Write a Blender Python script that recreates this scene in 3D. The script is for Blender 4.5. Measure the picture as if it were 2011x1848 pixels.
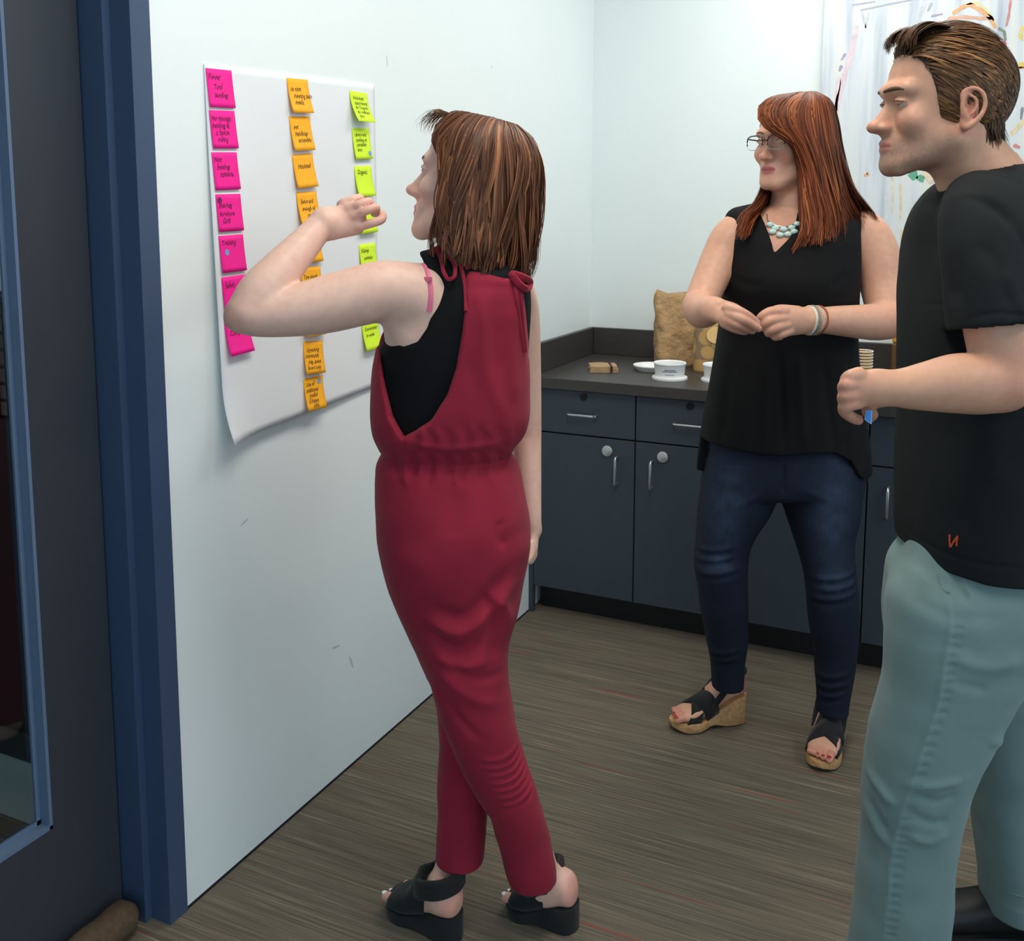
import bpy, bmesh, math, random
import numpy as np
from mathutils import Vector, Matrix

for o in list(bpy.data.objects): bpy.data.objects.remove(o)
scene = bpy.context.scene
C = scene.collection
rng = random.Random(7)
nrg = np.random.default_rng(11)

# ------------------------------------------------------------------ camera
FPX, PX, PY = 1958.69, 1013.17, 650.42           # focal length and principal point, pixels of the 2011x1848 frame
YAW, PITCH, ROLL = -0.4405, 0.1238, -0.0012
CAM = np.array([1.4344, -3.7482, 1.4529])
W_PX, H_PX = 2011.0, 1848.0
def _rot():
    f = np.array([math.sin(YAW)*math.cos(PITCH), math.cos(YAW)*math.cos(PITCH), -math.sin(PITCH)])
    r = np.array([math.cos(YAW), -math.sin(YAW), 0.0]); d = np.cross(f, r)
    return r*math.cos(ROLL)+d*math.sin(ROLL), -r*math.sin(ROLL)+d*math.cos(ROLL), f
CR, CD, CF = _rot()
RV = np.array([math.cos(YAW), -math.sin(YAW), 0.0])   # horizontal, to the picture's right
FV = np.array([math.sin(YAW), math.cos(YAW), 0.0])    # horizontal, away from the camera
ZV = np.array([0.0, 0.0, 1.0])
cam_d = bpy.data.cameras.new('camera'); cam = bpy.data.objects.new('camera', cam_d); C.objects.link(cam)
cam_d.sensor_width = 36.0; cam_d.lens = FPX/W_PX*36.0
cam_d.shift_x = (W_PX/2-PX)/W_PX; cam_d.shift_y = (PY-H_PX/2)/W_PX
cam_d.clip_start = 0.05
cam.matrix_world = Matrix(((CR[0], -CD[0], -CF[0], CAM[0]), (CR[1], -CD[1], -CF[1], CAM[1]), (CR[2], -CD[2], -CF[2], CAM[2]), (0, 0, 0, 1)))
scene.camera = cam
def ray(u, v): return CR*(u-PX)/FPX + CD*(v-PY)/FPX + CF
def at(u, v, h):                       # a point seen at (u,v) standing h metres in front of the camera (level distance)
    d = ray(u, v); return CAM + d*(h/d.dot(FV))
def on_x(u, v, x): d = ray(u, v); return CAM + d*((x-CAM[0])/d[0])
def on_y(u, v, y): d = ray(u, v); return CAM + d*((y-CAM[1])/d[1])
def on_z(u, v, z): d = ray(u, v); return CAM + d*((z-CAM[2])/d[2])
def mpp(h): return h/FPX               # metres for one pixel, about

# ------------------------------------------------------------------ light and exposure
scene.view_settings.view_transform = 'Standard'; scene.view_settings.look = 'None'
scene.view_settings.gamma = 1.0; scene.view_settings.use_curve_mapping = False
scene.view_settings.exposure = 0.0
world = bpy.data.worlds.new('world'); scene.world = world; world.use_nodes = True
bg = world.node_tree.nodes['Background']; bg.inputs[0].default_value = (0.60, 0.82, 1.0, 1); bg.inputs[1].default_value = 1.32
def area(name, loc, size, size_y, power, col, rot=(0, 0, 0)):
    l = bpy.data.lights.new(name, 'AREA'); l.shape = 'RECTANGLE'; l.size = size; l.size_y = size_y; l.energy = power; l.color = col
    o = bpy.data.objects.new(name, l); C.objects.link(o); o.location = loc; o.rotation_euler = rot
    return o
CEIL = 2.75
area('ceiling_lamp_light', (1.05, -2.35, CEIL-0.035), 0.55, 1.15, 19, (1.0, 0.95, 0.87))
area('ceiling_lamp_light', (1.05, -0.75, CEIL-0.035), 0.55, 1.15, 13, (1.0, 0.96, 0.89))
area('ceiling_lamp_light', (3.1, -2.35, CEIL-0.035), 0.55, 1.15, 18, (1.0, 0.95, 0.87))

# ------------------------------------------------------------------ materials
def lin(c):
    c = c/255.0; return c/12.92 if c <= 0.04045 else ((c+0.055)/1.055)**2.4
def rgb(r, g, b): return (lin(r), lin(g), lin(b), 1.0)
_m = {}
def mat(name, col, rough=0.6, metal=0.0, spec=0.5, noise=None, bump=None, attr=None, sheen=0.0, trans=0.0, emit=None, sss=0.0, stripes=None):
    """noise=(scale, amount, (sx,sy,sz)); bump=(scale, strength, distance, (sx,sy,sz)); attr multiplies a colour attribute"""
    if name in _m: return _m[name]
    m = bpy.data.materials.new(name); m.use_nodes = True; nt = m.node_tree; N = nt.nodes; L = nt.links
    b = N['Principled BSDF']; b.inputs['Base Color'].default_value = col; b.inputs['Roughness'].default_value = rough
    b.inputs['Metallic'].default_value = metal; b.inputs['Specular IOR Level'].default_value = spec
    if sheen: b.inputs['Sheen Weight'].default_value = sheen; b.inputs['Sheen Roughness'].default_value = 0.5
    if trans: b.inputs['Transmission Weight'].default_value = trans
    if sss:
        b.inputs['Subsurface Weight'].default_value = sss; b.inputs['Subsurface Radius'].default_value = (0.012, 0.005, 0.003); b.inputs['Subsurface Scale'].default_value = 0.6
    if emit: b.inputs['Emission Color'].default_value = emit[0]; b.inputs['Emission Strength'].default_value = emit[1]
    tc = N.new('ShaderNodeTexCoord')
    src = None
    def mapped(sc):
        mp = N.new('ShaderNodeMapping'); mp.inputs['Scale'].default_value = sc; L.new(tc.outputs['Object'], mp.inputs[0]); return mp.outputs[0]
    if attr:
        a = N.new('ShaderNodeAttribute'); a.attribute_name = attr; src = a.outputs['Color']
    if noise:
        n = N.new('ShaderNodeTexNoise'); n.inputs['Scale'].default_value = noise[0]; n.inputs['Detail'].default_value = 4
        L.new(mapped(noise[2] if len(noise) > 2 else (1, 1, 1)), n.inputs['Vector'])
        mr = N.new('ShaderNodeMapRange'); mr.inputs[1].default_value = 0.3; mr.inputs[2].default_value = 0.7
        mr.inputs[3].default_value = 1-noise[1]; mr.inputs[4].default_value = 1+noise[1]; L.new(n.outputs[0], mr.inputs[0])
        mx = N.new('ShaderNodeMix'); mx.data_type = 'RGBA'; mx.blend_type = 'MULTIPLY'; mx.inputs[0].default_value = 1.0
        if src: L.new(src, mx.inputs[6])
        else: mx.inputs[6].default_value = col
        L.new(mr.outputs[0], mx.inputs[7]); src = mx.outputs[2]
    if src: L.new(src, b.inputs['Base Color'])
    if bump:
        n = N.new('ShaderNodeTexNoise'); n.inputs['Scale'].default_value = bump[0]; n.inputs['Detail'].default_value = 3
        L.new(mapped(bump[3] if len(bump) > 3 else (1, 1, 1)), n.inputs['Vector'])
        bp = N.new('ShaderNodeBump'); bp.inputs['Strength'].default_value = bump[1]; bp.inputs['Distance'].default_value = bump[2]
        L.new(n.outputs[0], bp.inputs['Height']); L.new(bp.outputs[0], b.inputs['Normal'])
    _m[name] = m; return m

# ------------------------------------------------------------------ object helpers
def link(name, me, m, parent=None):
    o = bpy.data.objects.new(name, me); C.objects.link(o)
    if m is not None:
        for k in (m if isinstance(m, (list, tuple)) else [m]): me.materials.append(k)
    if parent is not None: o.parent = parent
    return o
def mesh_np(name, V, F, smooth=True):
    me = bpy.data.meshes.new(name)
    V = np.asarray(V, dtype=np.float32)
    if isinstance(F, np.ndarray):
        n = len(F); k = F.shape[1]
        me.vertices.add(len(V)); me.vertices.foreach_set('co', V.ravel())
        me.loops.add(n*k); me.loops.foreach_set('vertex_index', F.astype(np.int32).ravel())
        me.polygons.add(n); me.polygons.foreach_set('loop_start', np.arange(0, n*k, k, dtype=np.int32))
        me.update(calc_edges=True); me.validate()
    else:
        me.from_pydata([tuple(map(float, v)) for v in V], [], [tuple(int(i) for i in f) for f in F]); me.update()
    if smooth: me.polygons.foreach_set('use_smooth', np.ones(len(me.polygons), dtype=bool))
    return me
def tag(o, label=None, cat=None, group=None, kind=None):
    if label: o['label'] = label
    if cat: o['category'] = cat
    if group: o['group'] = group
    if kind: o['kind'] = kind
    return o
def empty(name, loc=(0, 0, 0)):
    o = bpy.data.objects.new(name, None); C.objects.link(o); o.location = [float(x) for x in loc]; o.empty_display_size = 0.05; return o
class MB:
    """collects shapes in one mesh, in world coordinates"""
    def __init__(s): s.bm = bmesh.new()
    def box(s, lo, hi, bevel=0.0, M=None):
        b = bmesh.new(); r = bmesh.ops.create_cube(b, size=1.0)
        lo = np.array(lo, float); hi = np.array(hi, float)
        for v in b.verts: v.co = Vector([lo[i]+(v.co[i]+0.5)*(hi[i]-lo[i]) for i in range(3)])
        if bevel: bmesh.ops.bevel(b, geom=list(b.edges), offset=bevel, segments=2, affect='EDGES', profile=0.5)
        if M is not None: b.transform(M)
        s._add(b); return s
    def _add(s, b):
        me = bpy.data.meshes.new('t'); b.to_mesh(me); b.free(); s.bm.from_mesh(me); bpy.data.meshes.remove(me)
    def tube(s, pts, r, n=10, closed=False, caps=True, flat=1.0, nrm=None):
        P = [np.array(p, float) for p in pts]; k = len(P); rr = r if hasattr(r, '__len__') else [r]*k
        rings = []; up = np.array([0.0, 0, 1]) if nrm is None else np.array(nrm, float)
        for i in range(k):
            t = (P[(i+1) % k]-P[i-1]) if closed else (P[min(i+1, k-1)]-P[max(i-1, 0)])
            t = t/(np.linalg.norm(t)+1e-12)
            a = np.cross(t, up)
            if np.linalg.norm(a) < 1e-3: a = np.cross(t, np.array([1.0, 0.2, 0]))
            a /= np.linalg.norm(a); b = np.cross(a, t)
            rings.append([s.bm.verts.new(P[i]+rr[i]*(math.cos(2*math.pi*j/n)*a+flat*math.sin(2*math.pi*j/n)*b)) for j in range(n)])
        for i in range(k if closed else k-1):
            A = rings[i]; B = rings[(i+1) % k]
            for j in range(n): s.bm.faces.new((A[j], A[(j+1) % n], B[(j+1) % n], B[j]))
        if caps and not closed: s.bm.faces.new(rings[0][::-1]); s.bm.faces.new(rings[-1])
        return s
    def lathe(s, prof, c=(0, 0, 0), n=28):
        rings = []
        for (r, z) in prof:
            if r < 1e-6: rings.append([s.bm.verts.new((c[0], c[1], c[2]+z))])
            else: rings.append([s.bm.verts.new((c[0]+r*math.cos(2*math.pi*j/n), c[1]+r*math.sin(2*math.pi*j/n), c[2]+z)) for j in range(n)])
        for A, B in zip(rings, rings[1:]):
            for j in range(n):
                q = [A[j % len(A)], A[(j+1) % n % len(A)], B[(j+1) % n % len(B)], B[j % len(B)]]
                u = []
                for v in q:
                    if v not in u: u.append(v)
                if len(u) > 2: s.bm.faces.new(u)
        return s
    def prism(s, poly, d):
        """poly: 3D points of a planar outline, d: extrusion vector"""
        A = [s.bm.verts.new(p) for p in poly]; B = [s.bm.verts.new(np.array(p)+np.array(d)) for p in poly]; n = len(A)
        s.bm.faces.new(A[::-1]); s.bm.faces.new(B)
        for i in range(n): s.bm.faces.new((A[i], A[(i+1) % n], B[(i+1) % n], B[i]))
        return s
    def ball(s, c, r, M=None, seg=12):
        b = bmesh.new(); bmesh.ops.create_uvsphere(b, u_segments=seg, v_segments=max(6, seg*2//3), radius=1.0)
        rr = r if hasattr(r, '__len__') else (r, r, r)
        for v in b.verts:
            q = np.array([v.co[i]*rr[i] for i in range(3)])
            if M is not None: q = M @ q
            v.co = Vector(q+np.array(c))
        s._add(b); return s
    def build(s, name, m, parent=None, smooth=False, sharp=40):
        bmesh.ops.recalc_face_normals(s.bm, faces=list(s.bm.faces))
        me = bpy.data.meshes.new(name); s.bm.to_mesh(me); s.bm.free()
        if smooth:
            me.polygons.foreach_set('use_smooth', np.ones(len(me.polygons), dtype=bool)); me.set_sharp_from_angle(angle=math.radians(sharp))
        return link(name, me, m, parent)
# ------------------------------------------------------------------ the room
M_wall = mat('white_wall_paint', rgb(234, 241, 240), 0.55, noise=(1.3, 0.025), bump=(160, 0.05, 0.002))
M_ceil = mat('ceiling_paint', rgb(236, 236, 232), 0.8, noise=(3, 0.02))
M_slate = mat('slate_laminate', rgb(58, 67, 77), 0.42, spec=0.35, noise=(9, 0.06, (1, 1, 0.2)))
M_top = mat('worktop_laminate', rgb(62, 58, 56), 0.40, spec=0.4, noise=(60, 0.12))
M_black = mat('black_plinth', rgb(14, 14, 16), 0.5)
M_gap = mat('carcass_dark', rgb(16, 18, 22), 0.7)
M_frame = mat('door_frame_paint', rgb(60, 78, 106), 0.30, spec=0.55, bump=(220, 0.06, 0.001))
M_door = mat('door_leaf_paint', rgb(54, 58, 66), 0.38, spec=0.45, bump=(220, 0.06, 0.001))
M_steel = mat('brushed_steel', rgb(200, 202, 204), 0.28, metal=0.9)
M_white = mat('white_plastic', rgb(240, 240, 240), 0.4)

def carpet_material():
    m = bpy.data.materials.new('striped_carpet'); m.use_nodes = True; N = m.node_tree.nodes; L = m.node_tree.links
    b = N['Principled BSDF']; b.inputs['Roughness'].default_value = 0.95; b.inputs['Specular IOR Level'].default_value = 0.1
    tc = N.new('ShaderNodeTexCoord')
    def noise(scale, sc, detail=3):
        mp = N.new('ShaderNodeMapping'); mp.inputs['Scale'].default_value = sc; mp.inputs['Rotation'].default_value = (0, 0, math.radians(1.5)); L.new(tc.outputs['Object'], mp.inputs[0])
        n = N.new('ShaderNodeTexNoise'); n.inputs['Scale'].default_value = scale; n.inputs['Detail'].default_value = detail; n.inputs['Roughness'].default_value = 0.6; L.new(mp.outputs[0], n.inputs['Vector']); return n.outputs[0]
    def ramp(sock, stops):
        r = N.new('ShaderNodeValToRGB'); e = r.color_ramp.elements
        while len(e) < len(stops): e.new(0.5)
        for k, (p, c) in enumerate(stops): e[k].position = p; e[k].color = c
        L.new(sock, r.inputs[0]); return r.outputs[0]
    def mix(f, a, c, mode='MIX'):
        x = N.new('ShaderNodeMix'); x.data_type = 'RGBA'; x.blend_type = mode
        if hasattr(f, 'links'): L.new(f, x.inputs[0])
        else: x.inputs[0].default_value = f
        for s, i in ((a, 6), (c, 7)):
            if hasattr(s, 'links'): L.new(s, x.inputs[i])
            else: x.inputs[i].default_value = s
        return x.outputs[2]
    base = ramp(noise(1.0, (3.5, 170, 1)), [(0.28, rgb(88, 82, 73)), (0.48, rgb(108, 100, 88)), (0.62, rgb(120, 111, 98)), (0.76, rgb(160, 150, 134))])
    tone = ramp(noise(1.0, (0.7, 18, 1)), [(0.3, (0.82, 0.82, 0.84, 1)), (0.7, (1.1, 1.08, 1.04, 1))])
    col = mix(1.0, base, tone, 'MULTIPLY')
    red = ramp(noise(1.0, (1.4, 62, 1), 2), [(0.67, (0, 0, 0, 1)), (0.72, (0.75, 0.75, 0.75, 1))])
    col = mix(red, col, rgb(146, 74, 62))
    grn = ramp(noise(1.0, (0.9, 40, 3), 2), [(0.64, (0, 0, 0, 1)), (0.72, (0.5, 0.5, 0.5, 1))])
    col = mix(grn, col, rgb(92, 98, 88))
    L.new(col, b.inputs['Base Color'])
    bp = N.new('ShaderNodeBump'); bp.inputs['Strength'].default_value = 0.35; bp.inputs['Distance'].default_value = 0.003
    L.new(noise(1.0, (60, 300, 1)), bp.inputs['Height']); L.new(bp.outputs[0], b.inputs['Normal'])
    return m
M_carpet = carpet_material()

def struct(name, mb, m, label=None, parent=None, smooth=False):
    o = mb.build(name, m, parent, smooth)
    if parent is None: tag(o, label, None, None, 'structure')
    return o
YD = -2.3147; DEND = -3.36                     # door opening edges along the left wall
XR = 5.6; YB = -6.2
struct('floor', MB().box((-2.6, YB, -0.1), (XR, 0.12, 0.0)), M_carpet, 'brown carpet with fine stripes and reddish streaks')
wl = MB().box((-0.14, YD, 0.004), (0, 0, CEIL)); wl.box((-0.14, YB, 0.004), (0, DEND-0.07, CEIL)); wl.box((-0.14, DEND-0.07, 2.13), (0, YD, CEIL))
struct('wall_left', wl, M_wall, 'white painted wall with faint scuff marks')
struct('wall_back', MB().box((-0.14, 0, 0), (XR, 0.12, CEIL)), M_wall, 'white painted wall behind the counter')
struct('ceiling', MB().box((-0.14, YB, CEIL), (XR, 0.12, CEIL+0.1)), M_ceil, 'white ceiling above the room')
struct('gap_shade_left', MB().box((-0.012, YD, 0.0), (0.0015, -0.55, 0.006)), M_gap, 'thin dark strip painted for the shaded gap where wall meets carpet')  # no skirting here: a dark strip stands for the shade in the gap
# scuffs on the wall
M_scuff = mat('scuff', rgb(196, 203, 206), 0.7)
for (u, v, w, h, a) in ((480, 1025, 26, 4, 0.3), (760, 120, 3, 30, 0.1), (965, 132, 3, 12, 0.0), (660, 1270, 36, 5, -0.2), (690, 1300, 5, 40, 0.4)):
    c = on_x(u, v, 0.0); s = 0.00105
    b = MB(); n = 10
    for k in range(1):
        b.prism([(0.0004, c[1]+s*(w/2*math.cos(t)*math.cos(a)-h/2*math.sin(t)*math.sin(a)), c[2]+s*(w/2*math.cos(t)*math.sin(a)+h/2*math.sin(t)*math.cos(a))) for t in [2*math.pi*j/n for j in range(n)]], (0.0002, 0, 0))
    b.build('scuff_mark', M_scuff, bpy.data.objects['wall_left'])

# ceiling lamps
for (x, y) in ((1.05, -2.35), (1.05, -0.75), (3.1, -2.35)):
    t = empty('ceiling_lamp', (x, y, CEIL))
    MB().box((-0.31, -0.61, -0.03), (0.31, 0.61, 0.0), 0.004).build('housing', M_white, t)
    MB().box((-0.28, -0.58, -0.034), (0.28, 0.58, -0.0302)).build('diffuser', mat('lamp_diffuser', rgb(250, 246, 235), 0.6, emit=((1, 0.95, 0.86, 1), 2.0)), t)
    tag(t, {(1.05, -2.35): 'flat rectangular ceiling lamp above the sheet of notes', (1.05, -0.75): 'flat rectangular ceiling lamp above the counter corner', (3.1, -2.35): 'flat rectangular ceiling lamp over the right of the room'}[(x, y)], 'lamp', 'flat ceiling lamps')

# door frame, door leaf with glass
Y1, Y2, Y3 = -2.3589, -2.3764, -2.5325
X1, X2, X3 = -0.0465, -0.1047, -0.1273
t = empty('door_1', (X2, (YD+DEND)/2, 0)); tag(t, 'slate blue glazed door in a steel frame, at the left edge', None, None, 'structure')
def off(o, t):
    o.matrix_parent_inverse = Matrix.Translation(-t.location); return o
def part(mb, name, m, t, smooth=False): return off(mb.build(name, m, t, smooth), t)
fr = MB()
prof = [(0.004, YD+0.004), (0.004, Y1), (X1, Y1), (X1, Y2), (X2-0.05, Y2), (X2-0.05, YD+0.03), (-0.02, YD+0.03), (-0.02, YD+0.004)]
fr.prism([(x, y, 0.0) for x, y in prof], (0, 0, 2.17))
prof2 = [(x, DEND-(y-YD)) for x, y in prof]
fr.prism([(x, y, 0.0) for x, y in prof2], (0, 0, 2.17))
part(fr, 'frame', M_frame, t)
part(MB().box((X2-0.05, DEND, 2.09), (0.004, YD, 2.17)), 'frame_head', M_frame, t)
D0, D1 = Y2-0.004, DEND+0.066
lf = MB()
lf.box((X2-0.045, Y3, 0.012), (X2, D0, 2.085)); lf.box((X2-0.045, D1, 0.012), (X2, D1+0.16, 2.085))
lf.box((X2-0.045, D1+0.16, 0.012), (X2, Y3, 0.286)); lf.box((X2-0.045, D1+0.16, 1.93), (X2, Y3, 2.085))
part(lf, 'door_leaf', M_door, t)
M_bead = mat('bead_paint', rgb(96, 116, 142), 0.35)
bd = MB()
bd.box((X3-0.006, Y3-0.007, 0.286), (X2-0.0005, Y3, 1.93)); bd.box((X3-0.006, D1+0.16, 0.286), (X2-0.0005, Y3, 0.293))
bd.box((X3-0.008, Y3-0.016, 0.286), (X3-0.001, Y3-0.007, 1.93)); bd.box((X3-0.008, D1+0.16, 0.293), (X3-0.001, Y3, 0.302))
part(bd, 'glazing_bead', M_bead, t)
glass = mat('door_glass', (0.9, 0.95, 0.95, 1), 0.02, trans=1.0, spec=0.5)
part(MB().box((X3-0.006, D1+0.16, 0.29), (X3-0.003, Y3-0.006, 1.93)), 'glass_pane', glass, t)

# the dark room behind the glass
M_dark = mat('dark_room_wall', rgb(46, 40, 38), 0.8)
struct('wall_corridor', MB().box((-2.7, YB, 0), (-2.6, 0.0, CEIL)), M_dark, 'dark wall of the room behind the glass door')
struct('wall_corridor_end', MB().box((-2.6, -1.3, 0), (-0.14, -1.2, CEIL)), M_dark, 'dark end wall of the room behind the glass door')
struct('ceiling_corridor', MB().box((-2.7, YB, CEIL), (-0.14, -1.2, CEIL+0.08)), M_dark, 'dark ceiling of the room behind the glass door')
M_bead2 = mat('pale_skirting', rgb(150, 160, 156), 0.6)
t = empty('storage_rack', (-0.62, -2.1, 0)); tag(t, 'dark storage rack with ribbed bins behind the door glass', 'rack')
part(MB().box((-1.0, -2.25, 0.0), (-0.30, -1.9, 0.17), 0.004), 'base_panel', M_bead2, t)
part(MB().box((-1.0, -2.25, 0.17), (-0.30, -1.9, 0.98), 0.004), 'back_panel', M_black, t)
M_wick = mat('ribbed_bin', rgb(92, 78, 66), 0.6)
for r in range(7):
    z = 0.99+r*0.038
    for k in range(24):
        x = -0.99+k*0.028
        part(MB().box((x, -2.256, z), (x+0.018, -2.245, z+0.030)), 'slat', M_wick, t)
part(MB().box((-1.0, -2.245, 0.985), (-0.30, -1.92, 1.255), 0.004), 'bin', M_black, t)
part(MB().box((-1.0, -2.2, 1.26), (-0.30, -1.92, 1.40), 0.006), 'box', M_white, t)
part(MB().box((-1.0, -2.22, 1.40), (-0.30, -1.92, 1.46), 0.004), 'shelf', M_black, t)
part(MB().box((-1.0, -2.2, 1.46), (-0.30, -1.92, 2.1), 0.004), 'paper_board', M_white, t)
part(MB().box((-1.0, -2.262, 0.17), (-0.30, -2.25, 0.24)), 'ribbed_mat', mat('ribbed_mat', rgb(34, 38, 36), 0.7, bump=(300, 0.4, 0.003, (1, 1, 0.01))), t)

# draught stopper at the foot of the door
pts = [(-0.065, -2.41-0.02*i, 0.034) for i in range(46)]
o = MB().tube([(-0.065, -2.392, 0.034)]+pts+[(-0.065, -2.41-0.02*46, 0.034)], [0.018]+[0.034+0.0015*math.sin(i*1.7) for i in range(46)]+[0.018], 18).build('draught_stopper', mat('brown_fabric', rgb(84, 66, 48), 0.95, noise=(80, 0.2), bump=(180, 0.4, 0.004)), None, True)
tag(o, 'brown fabric draught stopper lying along the foot of the door', 'draught stopper')

# ------------------------------------------------------------------ cabinets and worktop
HC, DEP = 0.8668, 0.621
FY = -DEP+0.025                                 # cabinet fronts
def bar_pull(p0, p1, n, t):
    p0 = np.array(p0); p1 = np.array(p1); n = np.array(n); L = 0.026
    return MB().tube([p0, p0+n*L*0.8, p0+n*L+(p1-p0)*0.05, p1+n*L-(p1-p0)*0.05, p1+n*L*0.8, p1], 0.0045, 10, nrm=(1, 0.3, 0.2)).build('handle', M_steel, t, True)
def cabinet(x0, x1, xm, label):
    t = empty('base_cabinet', ((x0+x1)/2, FY+0.3, 0)); tag(t, label, 'cabinet', 'slate base cabinets under the worktop')
    part(MB().box((x0, FY+0.02, 0.10), (x1, -0.004, HC-0.04)), 'carcass', M_gap, t)
    part(MB().box((x0, FY+0.07, 0.0), (x1, FY+0.09, 0.10)), 'plinth', M_black, t)
    for (a, b, side) in ((x0, xm, 1), (xm, x1, -1)):
        g = 0.0022
        d = part(MB().box((a+g, FY, 0.672), (b-g, FY+0.019, HC-0.043), 0.0015), 'drawer', M_slate, t)
        c = (a+b)/2
        for q in (bar_pull((c-0.05, FY, 0.745), (c+0.05, FY, 0.745), (0, -1, 0), d),): pass
        MB().tube([(c, FY+0.002, 0.806), (c, FY-0.004, 0.806)], 0.0125, 18).build('lock', mat('dark_lock', rgb(30, 30, 32), 0.35, metal=0.6), d, True)
        e = part(MB().box((a+g, FY, 0.102), (b-g, FY+0.019, 0.667), 0.0015), 'door', M_slate, t)
        hx = b-0.062 if side > 0 else a+0.062
        lx = b-0.098 if side > 0 else a+0.098
        bar_pull((hx, FY, 0.515), (hx, FY, 0.608), (0, -1, 0), e)
        MB().tube([(lx, FY+0.002, 0.626), (lx, FY-0.007, 0.626), (lx, FY-0.009, 0.626)], [0.0185, 0.0185, 0.015], 24).build('lock', mat('silver_lock', rgb(196, 198, 196), 0.35, metal=0.7), e, True)
    # children of drawer and door were made in world coordinates: the parents already sit at the world origin offset
    return t
def cab_fix(t):
    pass
cabinet(0.018, 0.767, 0.394, 'slate base cabinet in the wall corner, with two visible drawers and round silver locks')
cabinet(0.767, 1.513, 1.14, 'slate base cabinet behind the woman in jeans')
cabinet(1.513, 2.26, 1.886, 'slate base cabinet hidden behind the man in the black T-shirt')
t = empty('worktop', (1.13, -0.31, HC-0.04)); tag(t, 'dark grey laminate worktop on the slate cabinets', 'worktop')
part(MB().box((0.0015, -DEP, HC-0.038), (2.28, -0.0015, HC), 0.002), 'slab', M_top, t)
tag(MB().box((0.0215, -0.02, HC), (2.28, -0.0015, HC+0.1075), 0.002).build('upstand', M_top), 'long dark upstand along the back wall behind the worktop', 'upstand')
tag(MB().box((0.0015, -DEP+0.002, HC), (0.02, -0.0015, HC+0.1075), 0.002).build('upstand', M_top), 'short dark upstand against the side wall at the end of the worktop', 'upstand')
part(MB().box((0.0015, FY, 0.0), (0.018, FY+0.02, HC-0.04)), 'filler_strip', M_slate, t)

# ------------------------------------------------------------------ things on the worktop
def napkin():
    p = on_z(1184, 727, HC); t = empty('paper_napkin', (p[0], p[1], HC)); t.rotation_euler[2] = -YAW
    kraft = mat('kraft_napkin', rgb(176, 146, 112), 0.9, noise=(30, 0.06))
    for k in range(3):
        V = []; F = []; nx, ny = 12, 8; w, d = 0.051-0.0015*k, 0.052-0.002*k
        for top in (0, 1):
            for j in range(ny+1):
                for i in range(nx+1): x = -w+2*w*i/nx; y = -d+2*d*j/ny; V.append((x+0.0015*math.sin(j+k*2), y+0.0015*math.sin(i*0.8+k), 0.0065*(k+top)+0.0012*math.sin(i*0.6+j*0.4+k)*(1 if k+top else 0)+(0.0012 if k+top else 0)))
        n1 = (nx+1)*(ny+1); id_ = lambda i, j, t_: t_*n1+j*(nx+1)+i
        for j in range(ny):
            for i in range(nx): F += [(id_(i, j, 1), id_(i+1, j, 1), id_(i+1, j+1, 1), id_(i, j+1, 1)), (id_(i, j+1, 0), id_(i+1, j+1, 0), id_(i+1, j, 0), id_(i, j, 0))]
        for i in range(nx): F += [(id_(i, 0, 0), id_(i+1, 0, 0), id_(i+1, 0, 1), id_(i, 0, 1)), (id_(i+1, ny, 0), id_(i, ny, 0), id_(i, ny, 1), id_(i+1, ny, 1))]
        for j in range(ny): F += [(id_(0, j+1, 0), id_(0, j, 0), id_(0, j, 1), id_(0, j+1, 1)), (id_(nx, j, 0), id_(nx, j+1, 0), id_(nx, j+1, 1), id_(nx, j, 1))]
        link('fold_layer', mesh_np('layer', V, F, False), kraft, t)
    MB().box((0.022, -0.0535, 0.0), (0.030, 0.050, 0.0222)).build('brown_stripe', mat('napkin_stripe', rgb(62, 42, 30), 0.9), t)
    tag(t, 'folded brown paper napkin with a dark stripe, lying near the wall corner', 'napkin')
napkin()
pl = on_z(1278, 727, HC)
t = empty('plastic_lid', (pl[0], pl[1], HC)); tag(t, 'shallow white plastic lid lying upturned behind the tub', 'lid')
MB().lathe([(0, 0.004), (0.045, 0.004), (0.046, 0.008), (0.060, 0.020), (0.0635, 0.021), (0.064, 0.018), (0.048, 0.0), (0, 0.0)], (0, 0, 0), 40).build('rim_shell', M_white, t, True)
def tub(u, v, label, cut=False):
    c = on_z(u, v, HC)
    t = empty('food_tub', (c[0], c[1], HC)); tag(t, label, 'tub', 'white food tubs on the worktop')
    MB().lathe([(0, 0.004), (0.05, 0.004), (0.0515, 0.050), (0.0555, 0.054), (0.0565, 0.051), (0.0535, 0.047), (0.050, 0.010), (0.0495, 0.0), (0, 0.0)], (0, 0, 0.004), 44).build('body', M_white, t, True)
    MB().lathe([(0, 0.0), (0.060, 0.0), (0.0615, 0.004), (0.060, 0.009), (0.051, 0.010), (0, 0.0105)], (0, 0, 0), 44).build('lid_ring', M_white, t, True)
    # printed label
    for (z0, z1, a0, a1) in ((0.036, 0.0395, -0.28, 0.28), (0.031, 0.0345, -0.36, 0.36), (0.0265, 0.0285, -0.5, 0.5), (0.0165, 0.018, -0.3, 0.3)):
        V = []; F = []; n = 12; base = math.atan2(CAM[1]-c[1], CAM[0]-c[0])
        for k in range(n+1):
            a = base+a0+(a1-a0)*k/n
            for z in (z0, z1): V.append((0.0522*math.cos(a), 0.0522*math.sin(a), z+0.004))
        for k in range(n): F.append((2*k, 2*k+2, 2*k+3, 2*k+1))
        link('print_line', mesh_np('print', V, F), mat('label_print', rgb(92, 100, 118), 0.6, noise=(260, 0.5)), t)
tub(1315, 744, 'white round food tub with grey print, standing next to the lid')
tub(1412, 748, 'white round food tub half hidden behind the black top')

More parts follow.
